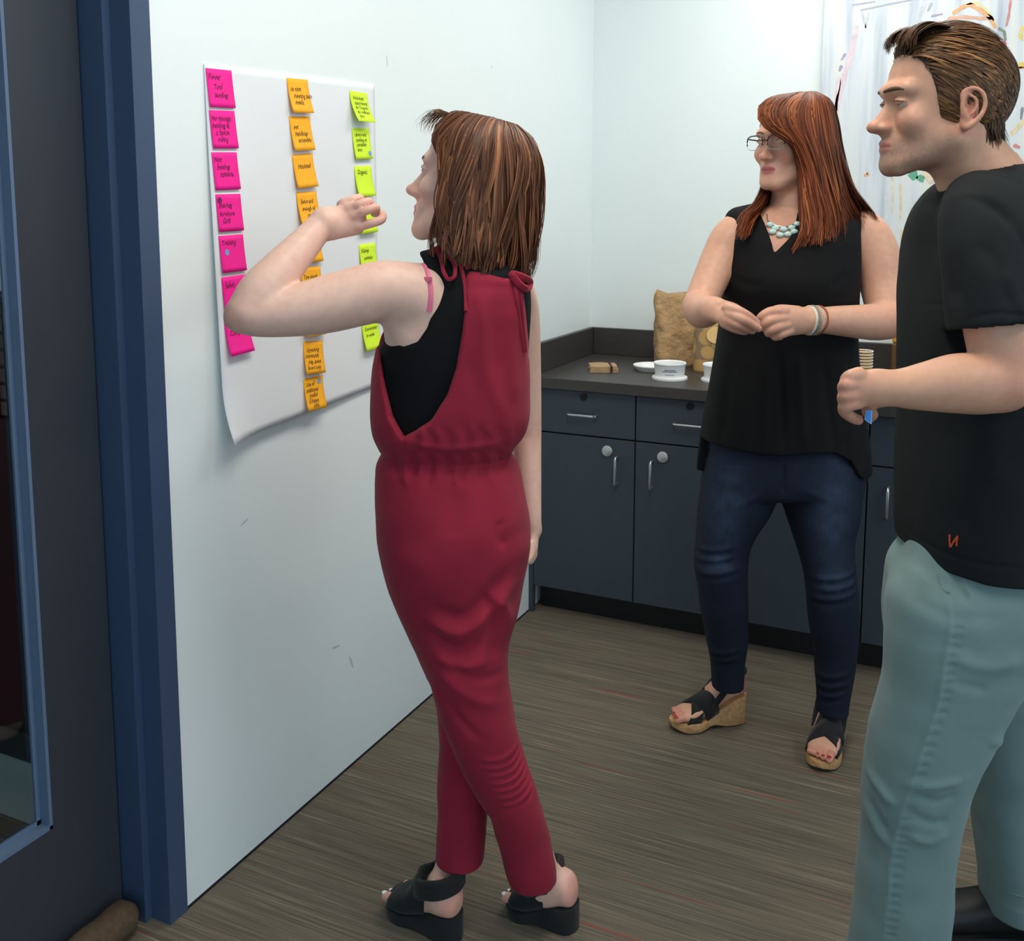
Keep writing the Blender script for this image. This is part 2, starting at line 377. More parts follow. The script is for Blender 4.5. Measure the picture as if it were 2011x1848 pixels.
def bag(name, label, m, c, w, d, h, rot, crump=0.012, seed=1, top=None):
    r = np.random.default_rng(seed); nu, nv = 40, 26; V = []; F = []
    ph = r.uniform(0, 6.28, 8)
    for j in range(nv+1):
        t = j/nv
        for i in range(nu):
            a = 2*math.pi*i/nu; n = 5.0
            ca, sa = math.cos(a), math.sin(a); k = (abs(ca)**n+abs(sa)**n)**(-1/n)
            x = w/2*k*ca; y = d/2*k*sa*(1-0.75*t**1.6)
            f = crump*(math.sin(3*a+5*t+ph[0])*math.sin(7*t+ph[1])+0.6*math.sin(6*a-9*t+ph[2])+0.5*math.sin(11*t+2*a+ph[3])*math.cos(5*a))
            x += f*ca*min(1, t*4); y += f*sa*min(1, t*4)
            zt = h*t + (0.012*math.sin(2*a+ph[4])*t + 0.006*math.sin(5*a+ph[5])*t if top is None else 0)
            V.append((x, y, zt))
    for j in range(nv):
        for i in range(nu): F.append((j*nu+i, j*nu+(i+1) % nu, (j+1)*nu+(i+1) % nu, (j+1)*nu+i))
    F.append(tuple(range(nu))[::-1]); F.append(tuple(nv*nu+i for i in range(nu)))
    t = empty(name, (c[0], c[1], HC)); t.rotation_euler[2] = rot; tag(t, label, 'bag')
    link('bag_body', mesh_np(name, V, F), m, t)
    return t
M_kraft = mat('crumpled_kraft', rgb(172, 138, 96), 0.8, noise=(16, 0.22), bump=(26, 0.9, 0.02))
b1 = at(1322, 712, 3.19)
bag('paper_bag', 'crumpled brown paper bag standing on the worktop', M_kraft, (0.40, -0.135), 0.165, 0.13, 0.265, 0.35, 0.006, 3)
def bag2():
    m = bpy.data.materials.new('patterned_kraft'); m.use_nodes = True; N = m.node_tree.nodes; L = m.node_tree.links; b = N['Principled BSDF']; b.inputs['Roughness'].default_value = 0.8
    tc = N.new('ShaderNodeTexCoord'); vo = N.new('ShaderNodeTexVoronoi'); vo.inputs['Scale'].default_value = 22; L.new(tc.outputs['Object'], vo.inputs['Vector'])
    r = N.new('ShaderNodeValToRGB'); e = r.color_ramp.elements; e[0].position = 0.05; e[0].color = rgb(120, 88, 50); e[1].position = 0.10; e[1].color = rgb(186, 148, 92)
    e2 = r.color_ramp.elements.new(0.62); e2.color = rgb(180, 142, 84); e3 = r.color_ramp.elements.new(0.72); e3.color = rgb(128, 106, 80)
    L.new(vo.outputs['Distance'], r.inputs[0]); L.new(r.outputs[0], b.inputs['Base Color'])
    t = bag('paper_bag', 'patterned tan paper bag with a pale round label, partly behind the black top', m, (0.555, -0.225), 0.13, 0.10, 0.235, 0.30, 0.0025, 8)
    # label disc with a dark hooked mark, on the front face
    d = link('round_label', MB().bm and mesh_np('lab', [(0, 0, 0)]+[(0.034*math.cos(a), 0, 0.030*math.sin(a)) for a in np.linspace(0, 2*math.pi, 28, endpoint=False)], [(0, i+1, (i+1) % 28+1) for i in range(28)]), mat('label_tan', rgb(222, 184, 124), 0.7), t)
    d.location = (0.012, -0.043, 0.135); d.rotation_euler = (-0.16, 0, 0)
    h = MB().tube([(0.006, -0.0015, 0.012), (0.014, -0.0015, 0.014), (0.018, -0.0015, 0.008), (0.015, -0.0015, 0.0), (0.013, -0.0015, -0.010)], 0.003, 8).build('label_mark', mat('label_brown', rgb(92, 66, 34), 0.8), d)
bag2()
def cups():
    p = on_z(1692, 772, HC); grp = 'stack of paper cups'
    m = bpy.data.materials.new('printed_cup'); m.use_nodes = True; N = m.node_tree.nodes; L = m.node_tree.links; b = N['Principled BSDF']; b.inputs['Roughness'].default_value = 0.5
    tc = N.new('ShaderNodeTexCoord'); mp = N.new('ShaderNodeMapping'); mp.inputs['Scale'].default_value = (1, 1, 0.55); L.new(tc.outputs['Object'], mp.inputs[0])
    vo = N.new('ShaderNodeTexVoronoi'); vo.distance = 'MANHATTAN'; vo.inputs['Scale'].default_value = 70; L.new(mp.outputs[0], vo.inputs['Vector'])
    sp = N.new('ShaderNodeSeparateColor'); L.new(vo.outputs['Color'], sp.inputs[0])
    r = N.new('ShaderNodeValToRGB'); r.color_ramp.interpolation = 'CONSTANT'; e = r.color_ramp.elements; e[0].color = rgb(200, 140, 40); e[1].position = 0.35; e[1].color = rgb(240, 238, 232)
    for q, c in ((0.6, rgb(150, 96, 60)), (0.78, rgb(214, 160, 60))): k = e.new(q); k.color = c
    L.new(sp.outputs[0], r.inputs[0]); L.new(r.outputs[0], b.inputs['Base Color'])
    base = HC
    for k in range(7):
        t = empty('paper_cup', (p[0], p[1], base+k*0.0095))
        lab = {0: 'lowest paper cup of the stack, its gold and white print showing', 1: 'second lowest paper cup of the stack, only its white rim showing', 2: 'third paper cup from the bottom of the stack', 3: 'middle paper cup of the stack, three rims above it', 4: 'third paper cup from the top of the stack', 5: 'second paper cup from the top of the stack', 6: 'topmost paper cup of the stack beside the black top'}[k]
        tag(t, lab, 'cup', grp)
        MB().lathe([(0.0, 0.002), (0.020, 0.002), (0.0275, 0.078), (0.0285, 0.078), (0.0212, 0.0), (0.0, 0.0)], (0, 0, 0), 28).build('wall', m, t, True)
        MB().tube([(0.0292*math.cos(a), 0.0292*math.sin(a), 0.0785) for a in np.linspace(0, 2*math.pi, 28, endpoint=False)], 0.0019, 8, closed=True).build('rim', M_white, t, True)
cups()
t = empty('coffee_bag', (1.215, -0.09, HC)); tag(t, 'brown printed bag with gold top on the worktop beside the man', 'bag')
MB().box((-0.06, -0.04, 0), (0.06, 0.04, 0.125), 0.008).build('bag_body', mat('brown_print', rgb(96, 64, 26), 0.6, noise=(24, 0.3)), t)
MB().box((-0.060, -0.034, 0.125), (0.060, 0.034, 0.165), 0.006).build('gold_top', mat('gold_card', rgb(198, 150, 30), 0.5), t)
MB().prism([(-0.032, -0.041, 0.02), (-0.005, -0.041, 0.024), (0.01, -0.041, 0.05), (0.004, -0.041, 0.10), (-0.026, -0.041, 0.09), (-0.034, -0.041, 0.05)], (0, -0.0008, 0)).build('printed_patch', mat('tan_print', rgb(170, 130, 70), 0.6), t)

# ------------------------------------------------------------------ painting
def painting():
    x0, x1, z0, z1, d = 0.873, 2.08, 1.2925, 2.42, 0.042
    m = bpy.data.materials.new('washed_canvas'); m.use_nodes = True; N = m.node_tree.nodes; L = m.node_tree.links; b = N['Principled BSDF']; b.inputs['Roughness'].default_value = 0.7
    tc = N.new('ShaderNodeTexCoord'); mp = N.new('ShaderNodeMapping'); mp.inputs['Scale'].default_value = (22, 1, 1.6); L.new(tc.outputs['Object'], mp.inputs[0])
    n = N.new('ShaderNodeTexNoise'); n.inputs['Scale'].default_value = 1.0; n.inputs['Detail'].default_value = 5; L.new(mp.outputs[0], n.inputs['Vector'])
    r = N.new('ShaderNodeValToRGB'); e = r.color_ramp.elements; e[0].position = 0.28; e[0].color = rgb(176, 186, 198); e[1].position = 0.50; e[1].color = rgb(216, 222, 228)
    k = e.new(0.66); k.color = rgb(226, 228, 220); k = e.new(0.78); k.color = rgb(216, 204, 168)
    L.new(n.outputs[0], r.inputs[0]); L.new(r.outputs[0], b.inputs['Base Color'])
    t = empty('painting', ((x0+x1)/2, 0, z0)); tag(t, 'large abstract painting with loose coloured strokes on a pale canvas', 'painting')
    part(MB().box((x0, -d, z0), (x1, -0.004, z1), 0.003), 'canvas', m, t)
    Y = -d-0.0006
    def stroke(pts, wpx, col, a=1.0, name='paint_stroke'):
        P = [on_y(u, v, Y) for u, v in pts]; Q = []
        for i in range(len(P)-1):
            for s in np.linspace(0, 1, 5, endpoint=False): Q.append(P[i]*(1-s)+P[i+1]*s)
        Q.append(P[-1]); n = len(Q); V = []; F = []
        for i, q in enumerate(Q):
            tt = Q[min(i+1, n-1)]-Q[max(i-1, 0)]; nn = np.array([-tt[2], 0, tt[0]]); nn /= np.linalg.norm(nn)+1e-9
            w = wpx*0.0016*0.75*(0.9+0.15*math.sin(i*1.3)+0.08*math.sin(i*3.1))*(0.6 if i in (0, n-1) else 1)
            V += [q-nn*w, q+nn*w]
        for i in range(n-1): F.append((2*i, 2*i+1, 2*i+3, 2*i+2))
        part_o = link(name, mesh_np(name, V, F, False), mat('paint_%02x%02x%02x' % tuple(int(c) for c in col), rgb(*[int(c*0.75+222*0.25) for c in col]), 0.7, noise=(60, 0.12)), t)
        off(part_o, t)
    pink = (222, 196, 206); red = (206, 120, 120); og = (228, 160, 96); yl = (230, 206, 120); gr = (60, 150, 112); dk = (150, 158, 172); vio = (160, 140, 176)
    stroke([(1683, 50), (1672, 105), (1658, 150), (1648, 190), (1640, 225)], 8, pink)
    stroke([(1661, 105), (1652, 118)], 4, vio); stroke([(1653, 128), (1648, 140)], 5, vio)
    stroke([(1648, 150), (1640, 215), (1632, 240)], 7, (226, 208, 214))
    stroke([(1673, 10), (1720, 3)], 2.5, dk); stroke([(1690, 20), (1745, 8), (1790, 0)], 2.5, dk)
    stroke([(1692, 20), (1700, 55)], 4, (186, 196, 204)); stroke([(1706, 25), (1700, 55)], 4, (186, 196, 204))
    stroke([(1830, 5), (1822, 22)], 4, dk); stroke([(1828, 32), (1852, 27)], 3, vio)
    stroke([(1818, 0), (1800, 50)], 6, (190, 194, 206))
    stroke([(1870, 28), (1888, 15), (1905, 9), (1925, 20), (1945, 35), (1955, 55)], 6, og)
    stroke([(1860, 37), (1890, 33), (1925, 36), (1950, 36)], 5, (224, 160, 130))
    stroke([(1896, 7), (1918, 5), (1938, 20), (1952, 40)], 4, (226, 214, 150))
    stroke([(1985, 0), (1981, 30), (1976, 52)], 3.5, red)
    stroke([(1960, 55), (1972, 62), (1975, 80)], 4, (96, 110, 84)); stroke([(1967, 84), (1974, 90)], 9, (220, 60, 84))
    stroke([(2009, 50), (2003, 70), (2011, 78)], 6, yl); stroke([(2000, 128), (2015, 128)], 8, (226, 190, 60)); stroke([(2000, 133), (2015, 133)], 3, (220, 120, 60))
    stroke([(1732, 172), (1728, 186)], 4, vio)
    stroke([(1727, 318), (1741, 315)], 5, (232, 212, 90)); stroke([(1697, 346), (1704, 340), (1706, 345)], 4, og)
    stroke([(1790, 337), (1798, 352)], 13, gr); stroke([(1804, 355), (1812, 345)], 12, gr); stroke([(1820, 388), (1832, 378)], 13, gr)
    stroke([(1815, 335), (1830, 360)], 10, (222, 206, 170))
    for (u, v0, v1, c) in ((1752, 345, 420, (222, 214, 184)), (1768, 360, 430, (222, 206, 168)), (1770, 450, 480, (226, 208, 150)), (1806, 400, 460, (226, 216, 186)), (1740, 380, 470, (214, 220, 220)), (1790, 390, 470, (216, 222, 220))):
        stroke([(u, v0), (u+1, (v0+v1)/2), (u, v1)], 4, c)
    stroke([(1985, 265), (2000, 250), (2011, 235)], 6, (226, 206, 150)); stroke([(1990, 285), (2003, 290)], 5, (210, 110, 100)); stroke([(2008, 210), (2005, 235)], 4, (110, 120, 140))
    stroke([(1988, 300), (2006, 318)], 8, (196, 170, 110))
    rr = random.Random(3)
    for k in range(22):
        u, v = rr.uniform(2025, 2330), rr.uniform(-60, 430); a = rr.uniform(0, 6.28); ln = rr.uniform(12, 46)
        stroke([(u, v), (u+ln*math.cos(a), v+ln*math.sin(a)), (u+1.6*ln*math.cos(a+.4), v+1.6*ln*math.sin(a+.4))], rr.uniform(3, 8), rr.choice([pink, og, yl, (196, 170, 110), dk, vio, red]))
painting()

# ------------------------------------------------------------------ sheet of paper with sticky notes
S_TL = on_x(400, 124, 0.002); S_TR = on_x(735, 165, 0.002)
SY0, SY1 = S_TL[1], S_TR[1]; SZT = (S_TL[2]+S_TR[2])/2; SH = 0.775
def sheet_x(y, z):
    s = min(1, max(0, (y-SY0)/(SY1-SY0))); t = min(1.05, max(0, (SZT-z)/SH))
    return 0.0025+0.022*(t**1.3)*(1-0.85*s)+0.020*max(0, t-0.86)/0.14*max(0, 1-s/0.25)**2*max(0, (t-0.86)/0.14)+0.0012*math.sin(9*s+4*t)*t
def sheet():
    nu, nv = 40, 48; V = []; F = []
    for j in range(nv+1):
        for i in range(nu+1):
            s, t = i/nu, j/nv; y = SY0+(SY1-SY0)*s
            z = S_TL[2]+(S_TR[2]-S_TL[2])*s-SH*t
            V.append((sheet_x(y, z), y, z))
    for j in range(nv):
        for i in range(nu): k = j*(nu+1)+i; F.append((k, k+1, k+nu+2, k+nu+1))
    o = link('flip_chart_sheet', mesh_np('sheet', V, F), mat('white_paper', rgb(232, 234, 236), 0.75, noise=(5, 0.012), bump=(12, 0.15, 0.006)))
    md = o.modifiers.new('s', 'SOLIDIFY'); md.thickness = 0.0008; md.offset = 0
    tag(o, 'large white flip chart sheet hung on the wall, lower edge curling out', 'paper sheet')
sheet()
NOTE = 0.0762
def note_surface(o_, ey, ez, curl, s, t):
    """point on a note, s along its top edge, t down; curl lifts the free lower end"""
    q = o_+ey*s*NOTE+ez*t*NOTE
    lift = curl*t**1.8
    return np.array([sheet_x(q[1], q[2])+0.0012+0.0008*t+lift, q[1], q[2]+0.35*curl*curl/NOTE*t*t])
def sticky(kind, TL, TR, curl, label, lines, dot=None, dotcol=None):
    col = {'pink': rgb(250, 0, 148), 'orange': rgb(255, 178, 20), 'green': rgb(214, 246, 42)}[kind]
    a = on_x(TL[0], TL[1], 0.004); a = on_x(TL[0], TL[1], sheet_x(a[1], a[2])); b = on_x(TR[0], TR[1], a[0])
    ey = b-a; ey[0] = 0; ang = max(-0.09, min(0.09, math.atan2(ey[2], ey[1]))); ey = np.array([0, math.cos(ang), math.sin(ang)]); ez = np.array([0, math.sin(ang), -math.cos(ang)])
    n = 8; V = []; F = []
    for j in range(n+1):
        for i in range(n+1): V.append(note_surface(a, ey, ez, curl, i/n, j/n))
    for j in range(n):
        for i in range(n): k = j*(n+1)+i; F.append((k, k+1, k+n+2, k+n+1))
    o = link('sticky_note', mesh_np('note', V, F), mat('note_'+kind, col, 0.7, noise=(40, 0.03)))
    md = o.modifiers.new('s', 'SOLIDIFY'); md.thickness = 0.0004; md.offset = 0
    tag(o, label, 'sticky note', {'pink': 'pink sticky notes', 'orange': 'orange sticky notes', 'green': 'yellow-green sticky notes'}[kind])
    if lines:
        ink = mat('ink_'+kind, {'pink': rgb(120, 0, 74), 'orange': rgb(104, 70, 8), 'green': rgb(84, 96, 16)}[kind], 0.7)
        TV = []; TF = []
        for k, (s0, t0, word, sz) in enumerate(lines):
            cu = bpy.data.curves.new('w', 'FONT'); cu.body = word; cu.size = 1.0; cu.shear = 0.25; cu.offset = 0.012; cu.resolution_u = 2
            ob = bpy.data.objects.new('w', cu); C.objects.link(ob); bpy.context.view_layer.update()
            me = ob.to_mesh(); vs = np.array([v.co[:] for v in me.vertices]); fs = [tuple(p.vertices) for p in me.polygons]; ob.to_mesh_clear()
            bpy.data.objects.remove(ob); bpy.data.curves.remove(cu)
            if not len(vs): continue
            base = len(TV)
            for v in vs:
                q = note_surface(a, ey, ez, curl, s0+v[0]*sz*0.88, t0-v[1]*sz+0.02*math.sin(9*v[0])); q = q+np.array([0.0007, 0, 0]); TV.append(q)
            TF += [tuple(i+base for i in f) for f in fs]
        link('writing', mesh_np('writing', TV, TF, False), ink, o)
    if dot:
        V = [note_surface(a, ey, ez, curl, dot[0], dot[1])+np.array([0.0009, 0, 0])]
        for k in range(20):
            t_ = 2*math.pi*k/20; V.append(note_surface(a, ey, ez, curl, dot[0]+0.085*math.cos(t_), dot[1]+0.085*math.sin(t_))+np.array([0.0009, 0, 0]))
        link('dot_sticker', mesh_np('dot', V, [(0, k+1, (k+1) % 20+1) for k in range(20)]), mat('dot_%s' % dotcol[0], rgb(*dotcol[1]), 0.6), o)
BL = ('blue', (110, 160, 214)); DK = ('dark', (110, 0, 80))
sticky('pink', (402.6, 133.5), (452.4, 138.5), 0.003, 'topmost note of the pink column', [(.06, .27, 'Power', .2), (.22, .52, 'Tool', .2), (.22, .74, 'lending', .2)])
sticky('pink', (409, 216), (456.5, 218), 0.003, 'second pink note from the top', [(.05, .27, 'No storage', .19), (.05, .46, 'heating &', .2), (.16, .64, 'a Space', .2), (.2, .82, 'rolling', .18)])
sticky('pink', (414, 299), (461.6, 299), 0.003, 'third pink note from the top', [(.06, .25, 'Not', .2), (.14, .45, 'Seating', .2), (.22, .64, 'options.', .2)])
sticky('pink', (422, 381.7), (468, 380.7), 0.003, 'pink note with a dark dot in its upper left corner', [(.08, .36, 'Sharing', .2), (.08, .58, 'furniture', .19), (.16, .78, 'Grill', .2)], (.14, .16), DK)
sticky('pink', (428, 463.4), (472.7, 460), 0.004, 'pink note with a pale blue dot in its middle', [(.08, .26, 'Training', .2)], (.26, .46), BL)
sticky('pink', (433.6, 545), (479, 539), 0.005, 'pink note partly covered by the raised elbow, above the lowest pink one', [(.1, .3, 'Safety', .2), (.3, .74, 'supply', .2)])
sticky('pink', (438.6, 629), (482, 620), 0.012, 'lowest note of the pink column, its bottom edge lifting', [(.28, .25, 'Not', .2), (.14, .46, 'Compass', .2)])
sticky('orange', (562, 153), (602, 156.6), 0.012, 'topmost note of the orange column, lower edge lifted', [(.1, .36, 'us cant', .2), (.2, .56, 'meeting bath', .19), (.2, .75, 'needs', .2)])
sticky('orange', (566.5, 229), (606, 229), 0.009, 'orange note reading not handicap accessible', [(.14, .36, 'not', .19), (.16, .56, 'handicap', .2), (.26, .75, 'accessible', .18)])
sticky('orange', (572.3, 304), (610, 301), 0.009, 'orange note with the single word Haunted', [(.2, .42, 'Haunted', .2)])
sticky('orange', (580.5, 377.6), (618.6, 375.6), 0.012, 'orange note right above the raised wrist, third word line covered by it', [(.14, .34, 'Space and', .18), (.16, .56, 'enough of', .18), (.36, .76, 'people', .19)])
sticky('orange', (586, 452), (623, 449), 0.008, 'orange note mostly hidden behind the raised forearm', None)
sticky('orange', (589, 525), (626.6, 522.5), 0.008, 'orange note seen in the bend of the raised arm', [(.1, .36, 'Too much', .19), (.1, .58, 'space of', .18)])
sticky('orange', (592, 598), (630, 593), 0.012, 'orange note hidden behind the raised upper arm, only its lower edge showing', None)
sticky('orange', (594.8, 671), (630.7, 668.6), 0.010, 'second lowest orange note, with four lines of writing', [(.12, .32, 'Upcoming', .18), (.04, .5, 'community', .18), (.16, .68, 'mtg. speed', .17), (.08, .86, '(board only)', .16)])
sticky('orange', (595, 744), (632, 737), 0.012, 'lowest orange note, with a pale blue dot in its upper corner', [(.1, .26, 'Use of', .18), (.08, .44, 'additional', .18), (.2, .6, 'toolkit', .18), (.12, .77, '(Unique', .18), (.3, .92, 'skills)', .16)], (.8, .16), BL)
sticky('green', (685.4, 178), (718, 183), 0.024, 'topmost yellow-green note, curling far out from the sheet', [(.12, .26, 'Volunteer', .18), (.16, .42, 'opportunity', .17), (.16, .57, 'for Program', .16), (.18, .72, 'for wellness', .16), (.2, .86, 'time', .16)])
sticky('green', (690, 252), (722.4, 252), 0.007, 'yellow-green note with a grey-blue dot near its lower right corner', [(.1, .26, 'Library and', .17), (.16, .43, 'building my', .16), (.16, .58, 'complete', .17), (.16, .74, 'time', .17)], (.86, .82), BL)
sticky('green', (694.6, 326), (726, 325.6), 0.011, 'yellow-green note with the single word Organic, just above the knuckles', [(.14, .27, 'Organic.', .2)])
sticky('green', (700, 400), (731, 397), 0.010, 'yellow-green note covered by the fist, only its lower edge showing', None)
sticky('green', (704, 480.5), (733.4, 477), 0.008, 'yellow-green note above the raised shoulder, with three lines of writing', [(.1, .28, 'Kidney', .18), (.22, .52, 'activities', .17), (.2, .76, 'planning', .17)])
sticky('green', (709, 632), (738, 625), 0.013, 'lowest yellow-green note, below the upper arm and against the black top', [(.12, .34, 'Conversation', .16), (.16, .55, 'or noise', .17)])
# ------------------------------------------------------------------ soft solids for bodies and clothes
def vnorm(a): a = np.asarray(a, float); return a/(np.linalg.norm(a)+1e-12)
def smin(a, b, k):
    h = np.maximum(k-np.abs(a-b), 0.0)/k; return np.minimum(a, b)-h*h*k*0.25
def smax(a, b, k): return -smin(-a, -b, k)
class Solid:
    """a list of soft primitives joined with rounded unions, meshed on a sparse voxel grid"""
    def __init__(s): s.ops = []
    def _add(s, f, lo, hi, k, op): s.ops.append((f, np.array(lo, float), np.array(hi, float), k, op)); return s
    def cone(s, a, b, ra, rb, k=0.01, op='+', flat=None):
        a = np.array(a, float); b = np.array(b, float); ab = b-a; L2 = ab.dot(ab)+1e-12; m = max(ra, rb)+abs(k)+0.012
        if flat is None:
            def f(P):
                t = np.clip((P-a)@ab/L2, 0, 1); return np.linalg.norm(P-a-t[:, None]*ab, axis=1)-(ra+(rb-ra)*t)
        else:
            n, q = vnorm(flat[0]), flat[1]           # squash the section along n by q
            def f(P):
                t = np.clip((P-a)@ab/L2, 0, 1); D = P-a-t[:, None]*ab; dn = D@n; D = D+np.outer(dn*(1/q-1), n)
                return (np.linalg.norm(D, axis=1)-(ra+(rb-ra)*t))*(q if q < 1 else 1.0)
        m2 = m*(max(1, flat[1]) if flat else 1)
        return s._add(f, np.minimum(a, b)-m2, np.maximum(a, b)+m2, k, op)
    def chain(s, pts, rr, k=0.01, op='+', flat=None, sub=4):
        """a smooth tapering tube through the points, one primitive"""
        P = np.array(pts, float); rr = np.array(rr, float)
        if len(P) > 2 and sub > 1:
            sub = int(np.clip(np.linalg.norm(np.diff(P, axis=0), axis=1).mean()/0.0045, 3, 12))
            n = len(P)-1; t = np.arange(n+1); ts = np.linspace(0, n, n*sub+1); i = np.clip(ts.astype(int), 0, n-1); u = (ts-i)[:, None]
            def ip(Y):
                d = np.gradient(Y, axis=0); return (2*u**3-3*u**2+1)*Y[i]+(u**3-2*u**2+u)*d[i]+(-2*u**3+3*u**2)*Y[i+1]+(u**3-u**2)*d[i+1]
            P, rr = ip(P), ip(rr[:, None])[:, 0]
        A = P[:-1]; AB = P[1:]-A; L2 = (AB*AB).sum(1)+1e-12; r0 = rr[:-1]; dr = rr[1:]-r0
        m = rr.max()+abs(k)+0.012; segs = []
        for j in range(len(A)):
            def f(X, j=j):
                t = np.clip((X-A[j])@AB[j]/L2[j], 0, 1); D = X-A[j]-t[:, None]*AB[j]; return np.sqrt((D*D).sum(1))-(r0[j]+dr[j]*t)
            mj = max(rr[j], rr[j+1])+abs(k)+0.012; segs.append((f, np.minimum(P[j], P[j+1])-mj, np.maximum(P[j], P[j+1])+mj))
        return s._add(segs, P.min(0)-m, P.max(0)+m, k, op)
    def ell(s, c, ax, r, k=0.01, op='+'):
        """ellipsoid: ax 3 rows of unit axes, r three radii"""
        c = np.array(c, float); A = np.array(ax, float); r = np.array(r, float); m = r.max()+abs(k)+0.012
        def f(P):
            q = (P-c)@A.T; k0 = np.linalg.norm(q/r, axis=1); k1 = np.linalg.norm(q/(r*r), axis=1)+1e-9
            return k0*(k0-1)/k1
        return s._add(f, c-m, c+m, k, op)
    def loft(s, st, X=None, Y=None, axis=None, k=0.01, op='+', n=2.3, cap=0.0):
        """st: list of (centre, half_x, half_y) along axis; sections are superellipses spanned by X, Y"""
        axis = ZV if axis is None else vnorm(axis); X = RV if X is None else np.array(X, float); Y = FV if Y is None else np.array(Y, float)
        Cc = np.array([c for c, _, _ in st], float); hx = np.array([a for _, a, _ in st]); hy = np.array([b for _, _, b in st])
        t = Cc@axis; o = np.argsort(t); t = t[o]; Cc = Cc[o]; hx = hx[o]; hy = hy[o]
        ts = np.linspace(t[0], t[-1], 160)
        def sm(y):                                    # smooth interpolation: cubic with finite difference slopes
            d = np.gradient(y, t) if len(t) > 2 else np.full(len(t), (y[-1]-y[0])/(t[-1]-t[0]))
            i = np.clip(np.searchsorted(t, ts)-1, 0, len(t)-2); h = t[i+1]-t[i]; u = (ts-t[i])/h
            return (2*u**3-3*u**2+1)*y[i]+(u**3-2*u**2+u)*h*d[i]+(-2*u**3+3*u**2)*y[i+1]+(u**3-u**2)*h*d[i+1]
        cx, cy, hxs, hys = sm(Cc@X), sm(Cc@Y), np.maximum(sm(hx), 0.004), np.maximum(sm(hy), 0.004)
        def f(P):
            p = P@axis; tt = np.clip(p, t[0], t[-1])
            a = P@X-np.interp(tt, ts, cx); b = P@Y-np.interp(tt, ts, cy); wx = np.interp(tt, ts, hxs); wy = np.interp(tt, ts, hys)
            rho = (np.abs(a/wx)**n+np.abs(b/wy)**n)**(1/n)
            d = (rho-1)*np.minimum(wx, wy)
            over = np.maximum(t[0]-p, p-t[-1])
            if cap: return smax(d, over, cap)
            return np.maximum(d, over)
        m = max(hx.max(), hy.max())+(abs(k)+0.012)*float(np.clip(np.maximum(hx/hy, hy/hx).max(), 1, 3))
        return s._add(f, Cc.min(0)-m, Cc.max(0)+m, k, op)
    def half(s, p, n, k=0.004, lo=None, hi=None):
        """cut away the side of the plane the normal n points to (inside an optional box)"""
        p = np.array(p, float); n = vnorm(n)
        f = lambda P: -((P-p)@n)
        return s._add(f, [-99]*3 if lo is None else lo, [99]*3 if hi is None else hi, k, '-')
    def func(s, f, lo, hi, k, op): return s._add(f, lo, hi, k, op)
    def merge(s, other): s.ops += other.ops; return s
    def ev_blocks(s, B, pts):
        """B: (nb,2,3) block boxes, pts (nb,m,3)"""
        nb, m, _ = pts.shape; V = np.full((nb, m), 1.0)
        for (f, lo, hi, k, op) in s.ops:
            i = np.nonzero(((B[:, 1] >= lo) & (B[:, 0] <= hi)).all(1))[0]
            if not len(i): continue
            if isinstance(f, list):                       # tube: each piece only looks at the blocks around it
                d_all = np.full((len(i), m), 1.0)
                for (fs, l2, h2) in f:
                    w = np.nonzero(((B[i, 1] >= l2) & (B[i, 0] <= h2)).all(1))[0]
                    if len(w): d_all[w] = np.minimum(d_all[w], fs(pts[i[w]].reshape(-1, 3)).reshape(len(w), m))
                j = i; d = d_all
                if op == '+': V[j] = smin(V[j], d, k)
                elif op == '-': V[j] = smax(V[j], -d, k)
                continue
            for c in range(0, len(i), 2500):
                j = i[c:c+2500]; d = f(pts[j].reshape(-1, 3)).reshape(len(j), m)
                if op == '+': V[j] = smin(V[j], d, k)
                elif op == '-': V[j] = smax(V[j], -d, k)
                else: V[j] = smax(V[j], d, k)
        return V
    def ev(s, P):
        P = np.asarray(P, float); B = np.stack([P, P], 1); return s.ev_blocks(B, P[:, None, :])[:, 0]
    def snap(s, u, v, lift=0.0, h0=1.3, h1=3.2):
        """the first point of the solid met by the sight line through (u, v), lifted off it a little"""
        hs = np.arange(h0, h1, 0.0015); d = ray(u, v); P = CAM+np.outer(hs/d.dot(FV), d); val = s.ev(P); i = np.nonzero(val < 0)[0]
        return CAM+d*((hs[i[0]] if len(i) else h1)-lift)/d.dot(FV)
    def mesh(s, h, smooth=2):
        adds = [o for o in s.ops if o[4] == '+']
        lo = np.min([o[1] for o in adds], 0)-h*2; hi = np.max([o[2] for o in adds], 0)+h*2
        N = 8; bs = h*N; dims = np.ceil((hi-lo)/bs).astype(int)
        g = np.stack(np.meshgrid(*[np.arange(d) for d in dims], indexing='ij'), -1).reshape(-1, 3)
        B = np.stack([lo+g*bs, lo+(g+1)*bs], 1)
        off = np.array([(.5, .5, .5), (0, 0, 0), (1, 0, 0), (0, 1, 0), (0, 0, 1), (1, 1, 0), (1, 0, 1), (0, 1, 1), (1, 1, 1)])*bs
        v = s.ev_blocks(B, B[:, 0][:, None, :]+off[None])
        act = (np.abs(v).min(1) < bs*0.95) & (v.min(1) < bs*0.95) & (v.max(1) > -bs*0.95)
        g = g[act]; B = B[act]
        l = np.arange(N+1); loc = np.stack(np.meshgrid(l, l, l, indexing='ij'), -1).reshape(-1, 3)
        val = s.ev_blocks(B, B[:, 0][:, None, :]+loc[None]*h).reshape(-1, N+1, N+1, N+1)
        nb = len(g); D = (dims*N+2).astype(np.int64)
        ins = val < 0
        cs = np.zeros((nb, N, N, N), int)
        for dx in (0, 1):
            for dy in (0, 1):
                for dz in (0, 1): cs += ins[:, dx:N+dx, dy:N+dy, dz:N+dz]
        cb, ci, cj, ck = np.nonzero((cs > 0) & (cs < 8))
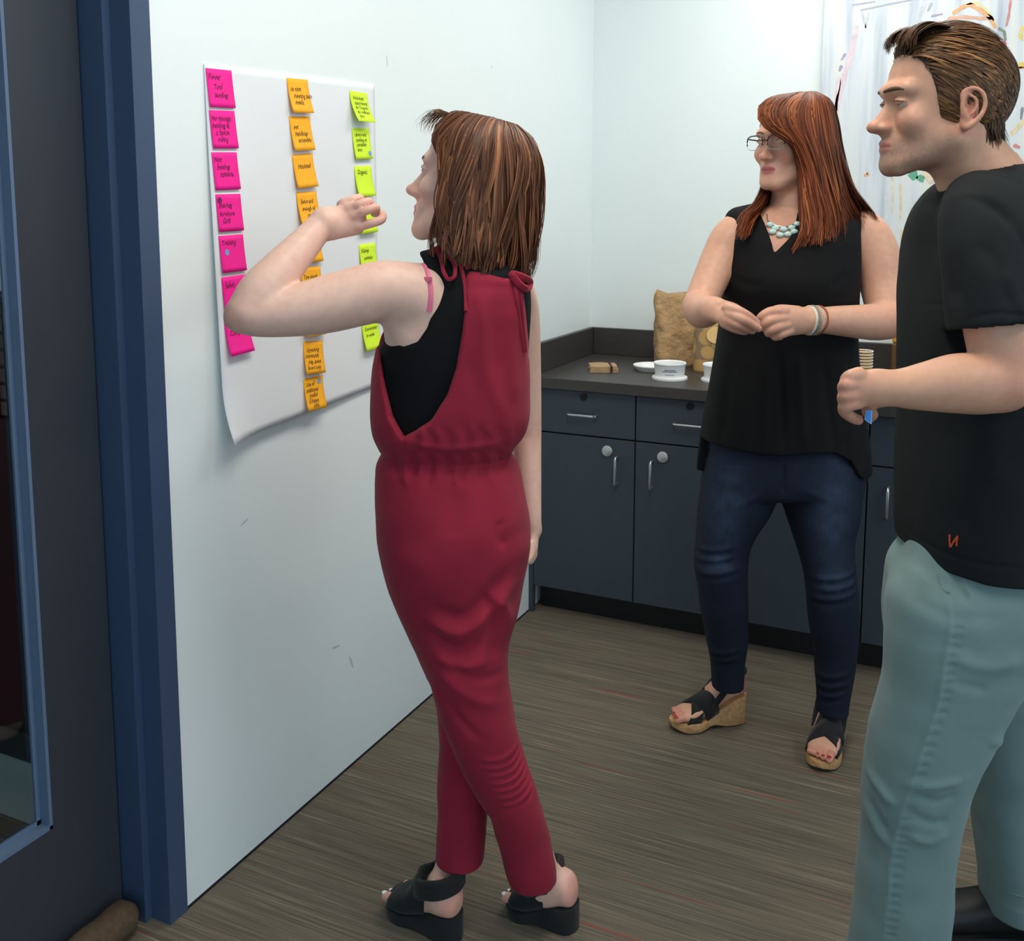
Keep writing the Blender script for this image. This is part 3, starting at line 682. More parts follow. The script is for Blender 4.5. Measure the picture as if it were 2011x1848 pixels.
        acc = np.zeros((len(cb), 3)); cnt = np.zeros(len(cb))
        cor = [(0, 0, 0), (1, 0, 0), (0, 1, 0), (0, 0, 1), (1, 1, 0), (1, 0, 1), (0, 1, 1), (1, 1, 1)]
        for a in cor:
            for ax in range(3):
                if a[ax]: continue
                b = list(a); b[ax] = 1
                va = val[cb, ci+a[0], cj+a[1], ck+a[2]]; vb = val[cb, ci+b[0], cj+b[1], ck+b[2]]
                m = (va < 0) != (vb < 0); t = np.where(m, va/(va-vb+1e-20), 0)
                p = np.tile(np.array(a, float), (len(cb), 1)); p[:, ax] += t
                acc += p*m[:, None]; cnt += m
        gc = g[cb]*N+np.stack([ci, cj, ck], 1)
        verts = lo+(gc+acc/cnt[:, None])*h
        key = (gc[:, 0]*D[1]+gc[:, 1])*D[2]+gc[:, 2]; o = np.argsort(key); skey = key[o]; verts = verts[o]
        F = []
        for ax in range(3):
            a0 = ins[:, :N, :N, :N]; sl = [slice(0, N)]*3; sl[ax] = slice(1, N+1); a1 = ins[(slice(None),)+tuple(sl)]
            eb, ei, ej, ek = np.nonzero(a0 != a1)
            e = g[eb]*N+np.stack([ei, ej, ek], 1); flip = a0[eb, ei, ej, ek]
            u, w = [(1, 2), (2, 0), (0, 1)][ax]
            q = []
            for (du, dw) in ((0, 0), (-1, 0), (-1, -1), (0, -1)):
                c = e.copy(); c[:, u] += du; c[:, w] += dw
                kk = (c[:, 0]*D[1]+c[:, 1])*D[2]+c[:, 2]; ii = np.clip(np.searchsorted(skey, kk), 0, len(skey)-1)
                q.append(np.where(skey[ii] == kk, ii, -1))
            q = np.stack(q, 1); ok = (q >= 0).all(1); q = q[ok]; fl = flip[ok]
            q[~fl] = q[~fl][:, ::-1]
            F.append(q)
        F = np.concatenate(F)
        V = verts; n = len(V)
        a = F.ravel(); b = np.roll(F, -1, axis=1).ravel(); I = np.concatenate([a, b]); J = np.concatenate([b, a]); deg = np.maximum(np.bincount(I, minlength=n), 1)[:, None]
        for it in range(smooth*2):                     # smooth without shrinking
            w = 0.55 if it % 2 == 0 else -0.50
            V = V+w*(np.stack([np.bincount(I, weights=V[J, k], minlength=n) for k in range(3)], 1)/deg-V)
        return V, F
def vert_normals(V, F):
    n = np.cross(V[F[:, 2]]-V[F[:, 0]], V[F[:, 3]]-V[F[:, 1]]); f = F.ravel(); m = np.repeat(n, 4, axis=0)
    out = np.stack([np.bincount(f, weights=m[:, k], minlength=len(V)) for k in range(3)], 1)
    return out/(np.linalg.norm(out, axis=1)[:, None]+1e-12)
def hash_noise(P, scale, seed=0):
    """smooth value noise"""
    q = P*scale; i = np.floor(q).astype(np.int64); f = q-i; f = f*f*(3-2*f); out = 0
    for dx in (0, 1):
        for dy in (0, 1):
            for dz in (0, 1):
                h = ((i[:, 0]+dx)*374761393+(i[:, 1]+dy)*668265263+(i[:, 2]+dz)*2147483647+seed*1274126177) & 0x7fffffff
                h = ((h ^ (h >> 13))*1274126177) & 0x7fffffff; r = (h & 0xffff)/65535.0
                w = (f[:, 0] if dx else 1-f[:, 0])*(f[:, 1] if dy else 1-f[:, 1])*(f[:, 2] if dz else 1-f[:, 2])
                out = out+w*r
    return out*2-1
def seg_dist(q, pts):
    """distance in the plane from points q (n,2) to a polyline, and the parameter along it"""
    best = np.full(len(q), 9.0); par = np.zeros(len(q)); n = len(pts)-1
    for k in range(n):
        a = np.array(pts[k]); b = np.array(pts[k+1]); ab = b-a; t = np.clip((q-a)@ab/(ab.dot(ab)+1e-12), 0, 1)
        d = np.linalg.norm(q-a-t[:, None]*ab, axis=1); m = d < best; best = np.where(m, d, best); par = np.where(m, (k+t)/n, par)
    return best, par
def fold(V, N, folds, h, side=-1):
    """press folds into a cloth; each fold = (picture points, width m, height m), laid out on the upright plane h away"""
    q = np.stack([V@RV, V[:, 2]], 1); out = np.zeros(len(V)); near = np.clip((N@FV)*side*2.2+0.25, 0, 1)
    for (pts, w, a) in folds:
        pp = [at(u, v, h) for u, v in pts]; pp = [(p@RV, p[2]) for p in pp]
        if len(pp) > 2: pp = resample(pp, max(9, 2*len(pp)+1))
        Q = np.array(pp); i = np.nonzero(((q > Q.min(0)-3*w) & (q < Q.max(0)+3*w)).all(1))[0]
        if not len(i): continue
        d, t = seg_dist(q[i], pp); out[i] += a*np.exp(-(d/w)**2)*np.clip(np.minimum(t, 1-t)*5+0.15, 0, 1)
    return V+N*(out*near)[:, None]
def biggest(V, F):
    """keep the largest connected piece"""
    lab = np.arange(len(V))
    for it in range(400):
        m = lab[F].min(1); new = lab.copy()
        for a in range(4): np.minimum.at(new, F[:, a], m)
        new = new[new]
        if (new == lab).all(): break
        lab = new
    u, n = np.unique(lab, return_counts=True); k = u[n.argmax()]; keep = lab == k; ix = np.cumsum(keep)-1
    return V[keep], ix[F[keep[F].all(1)]]
def solid_obj(name, S, h, m, parent, smooth=2, post=None, color=None):
    V, F = S.mesh(h, smooth)
    if name == 'body': V, F = biggest(V, F)
    if post is not None: V = post(V, vert_normals(V, F))
    me = mesh_np(name, V-np.array(parent.location) if parent is not None else V, F)
    if color is not None:
        col = color(V, vert_normals(V, F)); a = me.color_attributes.new('Col', 'FLOAT_COLOR', 'POINT')
        a.data.foreach_set('color', np.concatenate([col, np.ones((len(V), 1))], 1).astype(np.float32).ravel())
    return link(name, me, m, parent)
# ------------------------------------------------------------------ shared builders for the three people
def skin_mat(name, rough=0.48): return mat(name, (1, 1, 1, 1), rough, spec=0.35, attr='Col', noise=(70, 0.05), bump=(420, 0.10, 0.001), sss=0.12)
class Head:
    """head frame: x to the person's left, y forward, z up; origin between the ears at eye level"""
    def __init__(s, O, F, U, sc, zup=1.0, zdn=1.0, nose=1.0, jaw=1.0, male=False, long=1.0):
        s.long = long; s.cheek = 0.2 if male else 0.4; s.flatb = male
        s.O = np.array(O, float); s.F = vnorm(F); s.U = vnorm(np.array(U)-np.dot(U, s.F)*s.F); s.S = np.cross(s.U, s.F); s.sc = sc; s.zup = zup; s.zdn = zdn; s.nose = nose; s.jaw = jaw; s.male = male
    def p(s, x, y, z): z = z*(s.zup if z > 0 else s.zdn); return s.O+s.sc*(x*s.S+y*s.long*s.F+z*s.U)
    def surf(s, B, x, z, lift=0.0):
        """point of the face straight in front of (x, z)"""
        ys = np.linspace(.16, .0, 160); P = np.stack([s.p(x, y, z) for y in ys]); i = np.nonzero(B.ev(P) < 0)[0]; k = i[0] if len(i) else -1; return P[k]+s.F*(lift*s.sc)
    def loc(s, V):
        q = (V-s.O)/s.sc; z = q@s.U; return np.stack([q@s.S, q@s.F/s.long, np.where(z > 0, z/s.zup, z/s.zdn)], 1)
    def ax(s): return np.stack([s.S, s.F, s.U])
    def solid(s, B):
        k = s.sc; A = s.ax(); P = s.p; j = s.jaw
        st = s.st = [(.118, -.012, .012, .018), (.111, -.012, .037, .047), (.092, -.012, .057, .075), (.062, -.012, .0695, .0915), (.03, -.012, .0735, .0955), (0, -.011, .0725, .0915), (-.03, -.006, .0685, .083),
              (-.058, .008, .061*j, .069), (-.082, .021, .0535*j, .057), (-.102, .036, .040*j, .043), (-.113, .048, .022*j, .028)]
        B.loft([(P(0, y, z), k*hx, k*hy*s.long) for z, y, hx, hy in st], s.S, s.F, s.U, 0.012*k, '+', 2.15, 0.012*k)
        B.ell(P(0, .076, -.103), A, (k*.021*j, k*.014, k*.015), .018*k)                      # chin
        for e in (-1, 1):
            B.cone(P(e*.054*j, .0, -.062), P(e*.018, .068, -.107), k*.016, k*.014, .022*k)      # jaw line
            B.ell(P(e*.040, .062, -.032), A, (k*.021, k*.018, k*.020), .022*k)                  # cheek
            B.cone(P(e*.010, .0835, .020), P(e*.044, .070, .021), k*.0085, k*.008, .016*k)      # brow
        for e in (-1, 1):
            B.ell(P(e*.031, .0885, -.001), A, (k*.017, k*.0135, k*.0115), .012*k, '-')          # eye socket
        for e in (-1, 1):
            B.ell(P(e*.031, .0685, 0), A, (k*.0130, k*.0130, k*.0125), .002*k)                   # lids around the eyeball
        n = s.nose
        pr = [(.016, .088, .0095), (.004, .0885, .0090), (-.008, .088+.0065*n, .0095), (-.020, .088+.0155*n, .0108), (-.031, .088+.0250*n, .0125), (-.040, .088+.0320*n, .0138), (-.047, .088+.0305*n, .0128), (-.053, .088+.018*n, .0100), (-.057, .088+.003*n, .007)]
        B.loft([(P(0, (yf+.055)/2, z), k*hx, k*s.long*(yf-.055)/2) for z, yf, hx in pr], s.S, s.F, s.U, .007*k, '+', 1.95)
        B.ell(P(0, .088+.0235*n, -.0415), A, (k*.0115, k*.0092, k*.0090), .006*k)
        for e in (-1, 1):
            B.ell(P(e*.0125, .088+.004*n, -.0435), A, (k*.0072, k*.0115, k*.0072), .006*k)
            B.ell(P(e*.0060, .090+.014*n, -.0525), A, (k*.0032, k*.0060, k*.0032), .003*k, '-')  # nostril
        # mouth
        B.ell(P(0, .074, -.074), A, (k*.030, k*.017, k*.022), .016*k)
        B.chain([P(-.0235, .0800, -.0735), P(-.010, .0885, -.0685), P(0, .0895, -.0700), P(.010, .0885, -.0685), P(.0235, .0800, -.0735)], [k*.0030, k*.0050, k*.0050, k*.0050, k*.0030], .004*k)
        B.chain([P(-.0225, .0790, -.0750), P(-.010, .0870, -.0795), P(.010, .0870, -.0795), P(.0225, .0790, -.0750)], [k*.0030, k*.0056, k*.0056, k*.0030], .004*k)
        B.chain([P(-.0245, .0835, -.0742), P(-.010, .0955, -.0742), P(.010, .0955, -.0742), P(.0245, .0835, -.0742)], [k*.0009, k*.0014, k*.0014, k*.0009], .003*k, '-')
    def ear(s, B, e):
        k = s.sc; P = s.p
        tilt = np.stack([vnorm(s.S*e*0.93-s.F*0.36), vnorm(s.F*0.93+s.S*e*0.36), s.U]); c = P(e*.0765, -.012, -.012)
        B.ell(c, tilt, (k*.0085, k*.0185, k*.031), .006*k)
        B.ell(P(e*.0845, -.011, -.008), tilt, (k*.0075, k*.0115, k*.019), .004*k, '-')
        rim = [(-.002, .002), (.002, .016), (-.006, .0245), (-.018, .0245), (-.028, .014), (-.031, -.002), (-.026, -.018), (-.016, -.032), (-.006, -.038), (-.002, -.028)]
        B.chain([P(e*(.078+.010*min(1, abs(y)/.025)), y, z-.008) for y, z in rim], [k*.0038]*6+[k*.0042, k*.0052, k*.0060, k*.004], .003*k)
        B.chain([P(e*.0835, y, z-.008) for y, z in ((-.010, .014), (-.019, .006), (-.020, -.006), (-.013, -.016))], [k*.0026, k*.0034, k*.0034, k*.0026], .003*k)
        B.ell(P(e*.0800, -.0045, -.020), s.ax(), (k*.0045, k*.0045, k*.006), .003*k)
    def color(s, base, lip, blush, stub=None, stub_amt=0.0):
        base = np.array(base[:3]); lip = np.array(lip[:3]); blush = np.array(blush[:3])
        def f(V, N):
            q = s.loc(V); x, y, z = np.abs(q[:, 0]), q[:, 1], q[:, 2]; col = np.tile(base, (len(V), 1))
            def mixin(c, w): nonlocal col; col = col*(1-w[:, None])+np.array(c)*w[:, None]
            v = hash_noise(V, 30, 3)*0.5+hash_noise(V, 90, 4)*0.5
            mixin(blush, np.clip(0.10+0.12*v, 0, 1))
            head = (z > -.13) & (np.abs(q[:, 0]) < .11) & (y > -.13) & (y < .14) & (z < .13)
            mixin(blush, head*s.cheek*np.exp(-((x-.042)/.02)**2-((z+.038)/.02)**2)*(y > .02))
            mixin(blush, head*0.55*np.exp(-(x/.016)**2-((z+.040)/.012)**2)*(y > .085))
            mixin(blush, head*0.40*np.exp(-((x-.08)/.012)**2)*(y < .02)*(z > -.06)*(z < .05))
            if stub is not None:
                w = head*np.clip((-z-.045)/.02, 0, 1)*np.clip((y+.012)/.03, 0, 1)*stub_amt*(0.8+0.35*hash_noise(V, 900, 8)); w = np.clip(w, 0, 1)
                mixin(stub[:3], w)
            tap = np.sqrt(np.clip(1-(x/.0245)**2, .04, 1)); up = np.exp(-((z+.0735-.0045*tap)/(.0046*tap))**2)*np.clip((.0245-x)/.005, 0, 1); lo_ = np.exp(-((z+.0745+.0052*tap)/(.0056*tap))**2)*np.clip((.0230-x)/.005, 0, 1)
            mixin(lip, head*np.clip((up+lo_)*(y > .074)*1.1, 0, 0.85))
            mixin(lip*0.35, head*0.8*np.exp(-((z+.0743)/.0016)**2)*np.clip((.024-x)/.004, 0, 1)*(y > .07))
            mixin(base*0.62, head*0.30*np.exp(-((x-.031)/.016)**2-((z-.010)/.007)**2)*(y > .05))  # eye shade painted into the skin colour over the upper lids
            return col
        return f
    def eyes(s, parent, iris, lash=True, gaze=(0, 1, 0)):
        k = s.sc
        for e in (-1, 1):
            c = s.p(e*.031, .0695, 0); g = vnorm(gaze[0]*s.S+gaze[1]*s.F+gaze[2]*s.U); r = k*.0128
            b = bmesh.new(); bmesh.ops.create_uvsphere(b, u_segments=24, v_segments=16, radius=1.0)
            me = bpy.data.meshes.new('eye'); b.to_mesh(me); b.free()
            x = vnorm(np.cross(g, s.U)); yv = np.cross(g, x)
            V = np.zeros(len(me.vertices)*3); me.vertices.foreach_get('co', V); V = V.reshape(-1, 3)
            ang = np.degrees(np.arccos(np.clip(V[:, 2], -1, 1)))
            col = np.where((ang < 10)[:, None], np.array([[0.005]*3]), np.where((ang < 27)[:, None], np.array([iris[:3]]), np.array([[0.50, 0.46, 0.44]])))
            Wd = c+r*(V[:, :1]*x+V[:, 1:2]*yv+V[:, 2:3]*g)-np.array(parent.location)
            me.vertices.foreach_set('co', Wd.astype(np.float32).ravel()); me.update()
            a = me.color_attributes.new('Col', 'FLOAT_COLOR', 'POINT'); a.data.foreach_set('color', np.concatenate([col, np.ones((len(V), 1))], 1).astype(np.float32).ravel())
            me.polygons.foreach_set('use_smooth', np.ones(len(me.polygons), dtype=bool))
            link('eye', me, mat('eye_wet', (1, 1, 1, 1), 0.12, attr='Col'), parent)
    def brows(s, B, root, m, w=1.0):
        for e in (1, -1):
            pts = [s.surf(B, e*x, z, -.0006)-np.array(root.location) for x, z in (((.010, .0180), (.020, .0200), (.030, .0210), (.040, .0205), (.048, .0180)) if s.flatb else ((.011, .0185), (.020, .0215), (.030, .0235), (.040, .0230), (.047, .0195)))]
            MB().tube(resample(pts, 16), [.0012*w+.0017*w*math.sin(math.pi*min(1, .15+t*.9)) for t in np.linspace(0, 1, 16)], 8, flat=0.9).build('eyebrow', m, root, True)
            z0 = .0062*s.open_*2; k = s.sc
            lash = []
            for a in np.linspace(-1, 1, 9):
                x = .0135*a; zz = z0*(1-a*a)-.0016; y = .0695+math.sqrt(max(0, .0136**2-x*x*0.8-zz*zz*0.6))+.0024; lash.append(s.p(e*.031+x, y, zz)-np.array(root.location))
            MB().tube(lash, 0.0009, 6).build('eyelashes', mat('lash_dark', rgb(44, 30, 26), 0.8), root, True)
    def lids(s, B, open_=0.5):
        """upper and lower eyelids, thin shells over the eyeballs"""
        k = s.sc; P = s.p; s.open_ = open_
        for e in (-1, 1):
            for (z0, top, rr) in ((.0062*open_*2, 1, .0030), (-.0058*open_*2, -1, .0024)):
                pts = []
                for a in np.linspace(-1, 1, 7):
                    x = .0135*a; zz = z0*(1-a*a)-0.0008*a*e*0; y = .0695+math.sqrt(max(0, .0136**2-x*x*0.8-zz*zz*0.6))
                    pts.append(P(e*.031+x, y, zz))
                B.chain(pts, [k*rr*0.7]+[k*rr]*5+[k*rr*0.7], .003*k)
def ribbons(name, parent, m, curves, width, cols, axis_c, flat=0.25, seed=0, taper=0.25):
    """hair: many narrow roofed ribbons; curves (n,m,3), cols (n,3)"""
    n, k, _ = curves.shape; T = np.gradient(curves, axis=1); T /= np.linalg.norm(T, axis=2, keepdims=True)+1e-9
    out = curves-axis_c(curves); out -= (out*T).sum(2, keepdims=True)*T; out /= np.linalg.norm(out, axis=2, keepdims=True)+1e-9
    side = np.cross(T, out); w = width[:, None]*np.minimum(1, np.minimum(1.0, (1-np.linspace(0, 1, k))*3+taper))[None]
    A = curves-side*w[..., None]; Bm = curves+out*(w*flat)[..., None]; Cc = curves+side*w[..., None]
    V = np.stack([A, Bm, Cc], 2).reshape(-1, 3)-np.array(parent.location)
    base = (np.arange(n)[:, None]*k+np.arange(k-1)[None]).ravel()*3
    F = np.concatenate([np.stack([base, base+1, base+4, base+3], 1), np.stack([base+1, base+2, base+5, base+4], 1)])
    me = mesh_np(name, V, F)
    col = np.repeat(cols, k*3, axis=0)
    gr = np.tile(np.repeat(np.linspace(0.82, 1.12, k), 3), n)[:, None]
    a = me.color_attributes.new('Col', 'FLOAT_COLOR', 'POINT'); a.data.foreach_set('color', np.concatenate([np.clip(col*gr, 0, 1), np.ones((len(col), 1))], 1).astype(np.float32).ravel())
    return link(name, me, m, parent)
def resample(P, k):
    P = np.array(P, float); d = np.concatenate([[0], np.cumsum(np.linalg.norm(np.diff(P, axis=0), axis=1))]); d /= d[-1]
    t = np.linspace(0, 1, k); i = np.clip(np.searchsorted(d, t)-1, 0, len(P)-2); sl = np.gradient(P, d, axis=0) if len(P) > 2 else np.tile(P[1]-P[0], (2, 1))
    h = (d[i+1]-d[i])[:, None]; u = ((t-d[i])[:, None]/h)
    return (2*u**3-3*u**2+1)*P[i]+(u**3-2*u**2+u)*h*sl[i]+(-2*u**3+3*u**2)*P[i+1]+(u**3-u**2)*h*sl[i+1]
def strands(guides, n, k, r, jit=0.004, wave=0.003, ctr=None, layer=(0.93, 1.02), tipvar=0.12, clump=0, cj=0.006, cw=0.006):
    """interpolate between neighbouring guide curves; strands gather in clumps; r: numpy generator"""
    G = np.stack([resample(g, k) for g in guides]); m = len(G)-1; t = np.linspace(0, 1, k)[None, :, None]
    def curves(q, lay):
        i = np.minimum(q.astype(int), m-1); f = (q-i)[:, None, None]; S_ = G[i]*(1-f)+G[i+1]*f
        if ctr is not None: c = ctr(S_); S_ = c+(S_-c)*(lay*t+(1-t)*np.minimum(lay+0.06, 1.0))
        return S_
    if clump:
        cq = r.uniform(0, m, clump); co = r.normal(0, cj, (clump, 1, 3)); cp = r.uniform(0, 6.28, (clump, 1, 3)); cf = r.uniform(3.5, 7.5, (clump, 1, 1)); cl = r.uniform(layer[0], layer[1], clump); ct = r.uniform(1-tipvar, 1.0, clump)
        ci = r.integers(0, clump, n); q = np.clip(cq[ci]+r.normal(0, 0.10*m/34*2.2, n), 0, m); lay = (cl[ci]+r.normal(0, 0.012, n))[:, None, None]
        S_ = curves(q, lay)+co[ci]*t+cw*np.sin(cf[ci]*t+cp[ci])*t
        mean = curves(np.clip(cq, 0, m), cl[:, None, None])+co*t+cw*np.sin(cf*t+cp)*t
        pull = 0.55*np.clip((t-0.35)/0.65, 0, 1)**1.5; S_ = S_*(1-pull)+mean[ci]*pull
        cut = np.clip(ct[ci]+r.normal(0, 0.02, n), 0.3, 1)[:, None]
    else:
        q = r.uniform(0, m, n); S_ = curves(q, r.uniform(layer[0], layer[1], (n, 1, 1))); cut = r.uniform(1-tipvar, 1.0, (n, 1))
    S_ = S_+r.normal(0, jit, (n, 1, 3))*(0.35+0.65*t)
    ph = r.uniform(0, 6.28, (n, 1, 3)); fr = r.uniform(5, 11, (n, 1, 1)); S_ = S_+wave*np.sin(fr*t+ph)*t
    tt = np.linspace(0, 1, k)[None]*cut*(k-1); a = np.clip(tt.astype(int), 0, k-2); fr2 = (tt-a)[..., None]; row = np.arange(n)[:, None]
    return S_[row, a]*(1-fr2)+S_[row, a+1]*fr2
def poly_fn(poly, h, hmin, hmax):
    """solid: a picture outline laid on the upright plane h away, running from hmin to hmax in depth"""
    P = [at(u, v, h) for u, v in poly]; Q = np.array([(p@RV, p[2]) for p in P]); c0 = CAM@FV
    def f(X):
        q = np.stack([X@RV, X[:, 2]], 1); d = np.full(len(q), 1e9); s = np.ones(len(q)); n = len(Q)
        for i in range(n):
            a, b = Q[i], Q[i-1]; e = b-a; w = q-a; t = np.clip(w@e/(e@e+1e-12), 0, 1); d = np.minimum(d, ((w-t[:, None]*e)**2).sum(1))
            c1 = q[:, 1] >= a[1]; c2 = q[:, 1] < b[1]; c3 = e[0]*w[:, 1] > e[1]*w[:, 0]
            fl = (c1 & c2 & c3) | (~c1 & ~c2 & ~c3); s = np.where(fl, -s, s)
        sd = s*np.sqrt(d); z = X@FV-c0
        return np.maximum(sd, np.maximum(hmin-z, z-hmax))
    lo = np.minimum.reduce([at(u, v, hh) for u, v in poly for hh in (hmin, hmax)])-0.05; hi = np.maximum.reduce([at(u, v, hh) for u, v in poly for hh in (hmin, hmax)])+0.05
    return f, lo, hi
def cut_poly(S_, poly, h, hmin, hmax, k=0.003): f, lo, hi = poly_fn(poly, h, hmin, hmax); return S_.func(f, lo, hi, k, '-')
def row(v, uL, uR, h, hy):
    a = at(uL, v, h); b = at(uR, v, h); return ((a+b)/2, np.linalg.norm(b-a)/2, hy)
def rows(L, grow=0.0): return [(c, hx+grow, hy+grow) for c, hx, hy in [row(*q) for q in L]]
def px(r, h): return r*h*0.995/FPX
def limb(S_, L, k=0.012):
    """L: (u, v, h, radius in pixels)"""
    return S_.chain([at(u, v, h) for u, v, h, r in L], [px(r, h) for u, v, h, r in L], k)
M_hair = mat('hair_strands', (1, 1, 1, 1), 0.5, spec=0.22, attr='Col')
def hair_cols(n, base, var, r, alt=None, palt=0.3):
    c = np.array(base[:3])[None]*np.exp(r.normal(0, var, (n, 1)))
    if alt is not None:
        m = (r.uniform(0, 1, n) < palt)[:, None]; c = np.where(m, np.array(alt[:3])[None]*np.exp(r.normal(0, var, (n, 1))), c)
    return np.clip(c, 0, 1)
def fpath(o, parent): o.location = (0, 0, 0); return o

def foot_shoe(root, heel, toe, ankle, hz, tz, style, SK, BLU, nail, ax=.20, shin=None, sh=.06):
    """a foot in an open wedge sandal; heel and toe lie on the floor, hz and tz are the sole heights"""
    L0 = np.array(root.location); d = toe-heel; d[2] = 0; Lg = np.linalg.norm(d); f = d/Lg; s = np.cross(ZV, f)
    def P(x, y, z): return heel+f*(x*Lg)+s*y+ZV*z
    top = lambda x: hz+(tz-hz)*min(1, max(0, (x-.15)/.50))**0.95
    def half(x):
        w = 0.027+0.013*math.exp(-((x-.72)/.20)**2)+0.003*min(1, x/.2)
        if x < .12: w *= math.sqrt(max(.06, 1-((.12-x)/.12)**2))
        if x > .80: w *= math.sqrt(max(.05, 1-((x-.80)/.205)**2))
        return w
    black = mat('black_suede', rgb(13, 13, 15), 0.85, sheen=0.1, bump=(300, 0.2, 0.001))
    sole_m = black if style == 'bootie' else mat('cork', rgb(188, 146, 98), 0.75, noise=(90, 0.22), bump=(160, 0.25, 0.002))
    n = 26; b = MB(); rings = []
    for i in range(n+1):
        x = i/n; w = half(x)+0.002; bot = 0.016*max(0, (x-.80)/.20)**2+(0.012*math.exp(-((x-.50)/.13)**2) if style == 'cork' else 0.006*math.exp(-((x-.52)/.12)**2))
        rings.append([b.bm.verts.new(P(x-0.0*w, y, z)-L0) for y, z in ((-w*.93, bot), (w*.93, bot), (w, bot+.004), (w, top(x)-.003), (w*.96, top(x)), (-w*.96, top(x)), (-w, top(x)-.003), (-w, bot+.004))])
    for A, Q in zip(rings, rings[1:]):
        for j in range(8): b.bm.faces.new((A[j], A[(j+1) % 8], Q[(j+1) % 8], Q[j]))
    b.bm.faces.new(rings[0][::-1]); b.bm.faces.new(rings[-1]); b.build('wedge_sole', sole_m, root, True)
    b = MB(); rings = []
    for i in range(n+1):
        x = i/n; w = half(x)+0.001; bot = 0.016*max(0, (x-.80)/.20)**2+(0.012*math.exp(-((x-.50)/.13)**2) if style == 'cork' else 0.006*math.exp(-((x-.52)/.12)**2))
        rings.append([b.bm.verts.new(P(x, y, z)-L0) for y, z in ((-w, bot+.0008), (w, bot+.0008), (w, bot-.0035), (-w, bot-.0035))])
    for A, Q in zip(rings, rings[1:]):
        for j in range(4): b.bm.faces.new((A[j], A[(j+1) % 4], Q[(j+1) % 4], Q[j]))
    b.bm.faces.new(rings[0][::-1]); b.bm.faces.new(rings[-1])
    o = b.build('outsole', black, root); o.location.z += 0.0036
    # foot
    S_ = Solid()
    st = [(.03, .020, .022), (.10, .0285, .030), (.22, .030, .037), (.36, .031, .038), (.50, .034, .032), (.64, .039, .024), (.76, .040, .018), (.86, .035, .013), (.90, .028, .010)]
    S_.loft([(P(x, 0, top(x)+hh-.002), hw, hh) for x, hw, hh in st], s, ZV-f*f.dot(ZV), f, 0.008, '+', 2.3, 0.012)
    for i, (y, ln, rr) in enumerate(((.024, 1.0, .0105), (.008, .985, .0085), (-.006, .965, .008), (-.018, .94, .0078), (-.029, .90, .0075))):
        S_.chain([P(.80, y*.9, top(.8)+.012), P(.90, y, top(.9)+.012), P(ln-.045, y, top(1)+.009)], [rr, rr, rr*.9], .003)
    S_.chain([P(ax, 0, top(ax)+.05), P(ax-.01, 0, top(ax)+.085), ankle] if shin is None else [P(ax, 0, top(ax)+.040), ankle, shin], [.034, .0285, .0262] if shin is None else [.034, .0265, .033], .02)
    for e in (-1, 1): S_.ell(P(ax, e*.028, top(ax)+.075), np.stack([f, s, ZV]), (.011, .008, .011), .012)
    def col(V, N):
        c = np.tile(np.array(SK[:3]), (len(V), 1)); x = ((V-heel)@f)/Lg; w = np.clip(0.15+0.5*np.exp(-((x-.05)/.09)**2)*(V[:, 2] < hz+.06)+0.35*(x > .85), 0, .7)[:, None]
        return c*(1-w)+np.array(BLU[:3])*w
    solid_obj('foot', S_, 0.0026, skin_mat('skin_fair'), root, 2, None, col)
    if nail is not None:
        for y, ln, rr in ((.024, 1.0, .0075), (.008, .985, .0055), (-.006, .965, .005), (-.018, .94, .005), (-.029, .90, .0045)):
            MB().ball(P(ln-.045, y, top(1)+.009)-L0+f*.002+ZV*(.0085 if y > .02 else .0066), (rr, rr*.8, .0022), np.stack([f, s, ZV]).T).build('toenail', mat('nail_%d' % int(nail[0]*100+nail[2]*1000), nail, 0.2), root, True)
    hgt = lambda x: float(np.interp(x, [a for a, _, _ in st], [2*c-.002 for _, _, c in st])); hw = lambda x: float(np.interp(x, [a for a, _, _ in st], [c for _, c, _ in st]))
    def arc(x, q, lift=.004):                          # q -1..1 across the instep
        a = q*math.pi/2; return P(x, (hw(x)+lift)*math.sin(a), top(x)+(hgt(x)/2)*(1+max(-1, math.cos(a)*2-1))+lift*math.cos(a)) if abs(q) < .999 else P(x, math.copysign(hw(x)+.003, q), top(x)-.004)
    def band(xs, width, name, thick=.003):
        V = []; F = []; m = len(xs)
        for (x, q, wd) in xs:
            c = [arc(x-wd/2, q, .0035), arc(x+wd/2, q, .0035)]; nn = vnorm(arc(x, q, .01)-arc(x, q, .0))
            V += [c[0]-nn*.002, c[1]-nn*.002, c[1]+nn*thick, c[0]+nn*thick]
        for i in range(m-1):
            for j in range(4): F.append((4*i+j, 4*i+(j+1) % 4, 4*i+4+(j+1) % 4, 4*i+4+j))
        F += [(3, 2, 1, 0), tuple(4*(m-1)+j for j in range(4))]
        return link(name, mesh_np(name, np.array(V)-L0, F), black, root)
    if style == 'cork':
        qs = np.linspace(-1, 1, 19)
        band([(.64+.13*q, q, .17) for q in qs], 0, 'cross_strap'); band([(.64-.13*q, q, .17) for q in qs], 0, 'cross_strap', .005)
        ring = [P(.53, .036, top(.5)+.02), P(.40, .036, top(.4)+.045), P(.24, .033, top(.24)+.066), P(.10, .026, top(.1)+.072), P(.035, 0, top(.04)+.070), P(.10, -.026, top(.1)+.072), P(.24, -.033, top(.24)+.066), P(.40, -.036, top(.4)+.045), P(.53, -.036, top(.5)+.02)]
        MB().tube([p-L0 for p in resample(ring, 40)], 0.0085, 10, flat=1.0, nrm=(0.3, 0.2, 1)).build('slingback_strap', black, root, True)
    else:
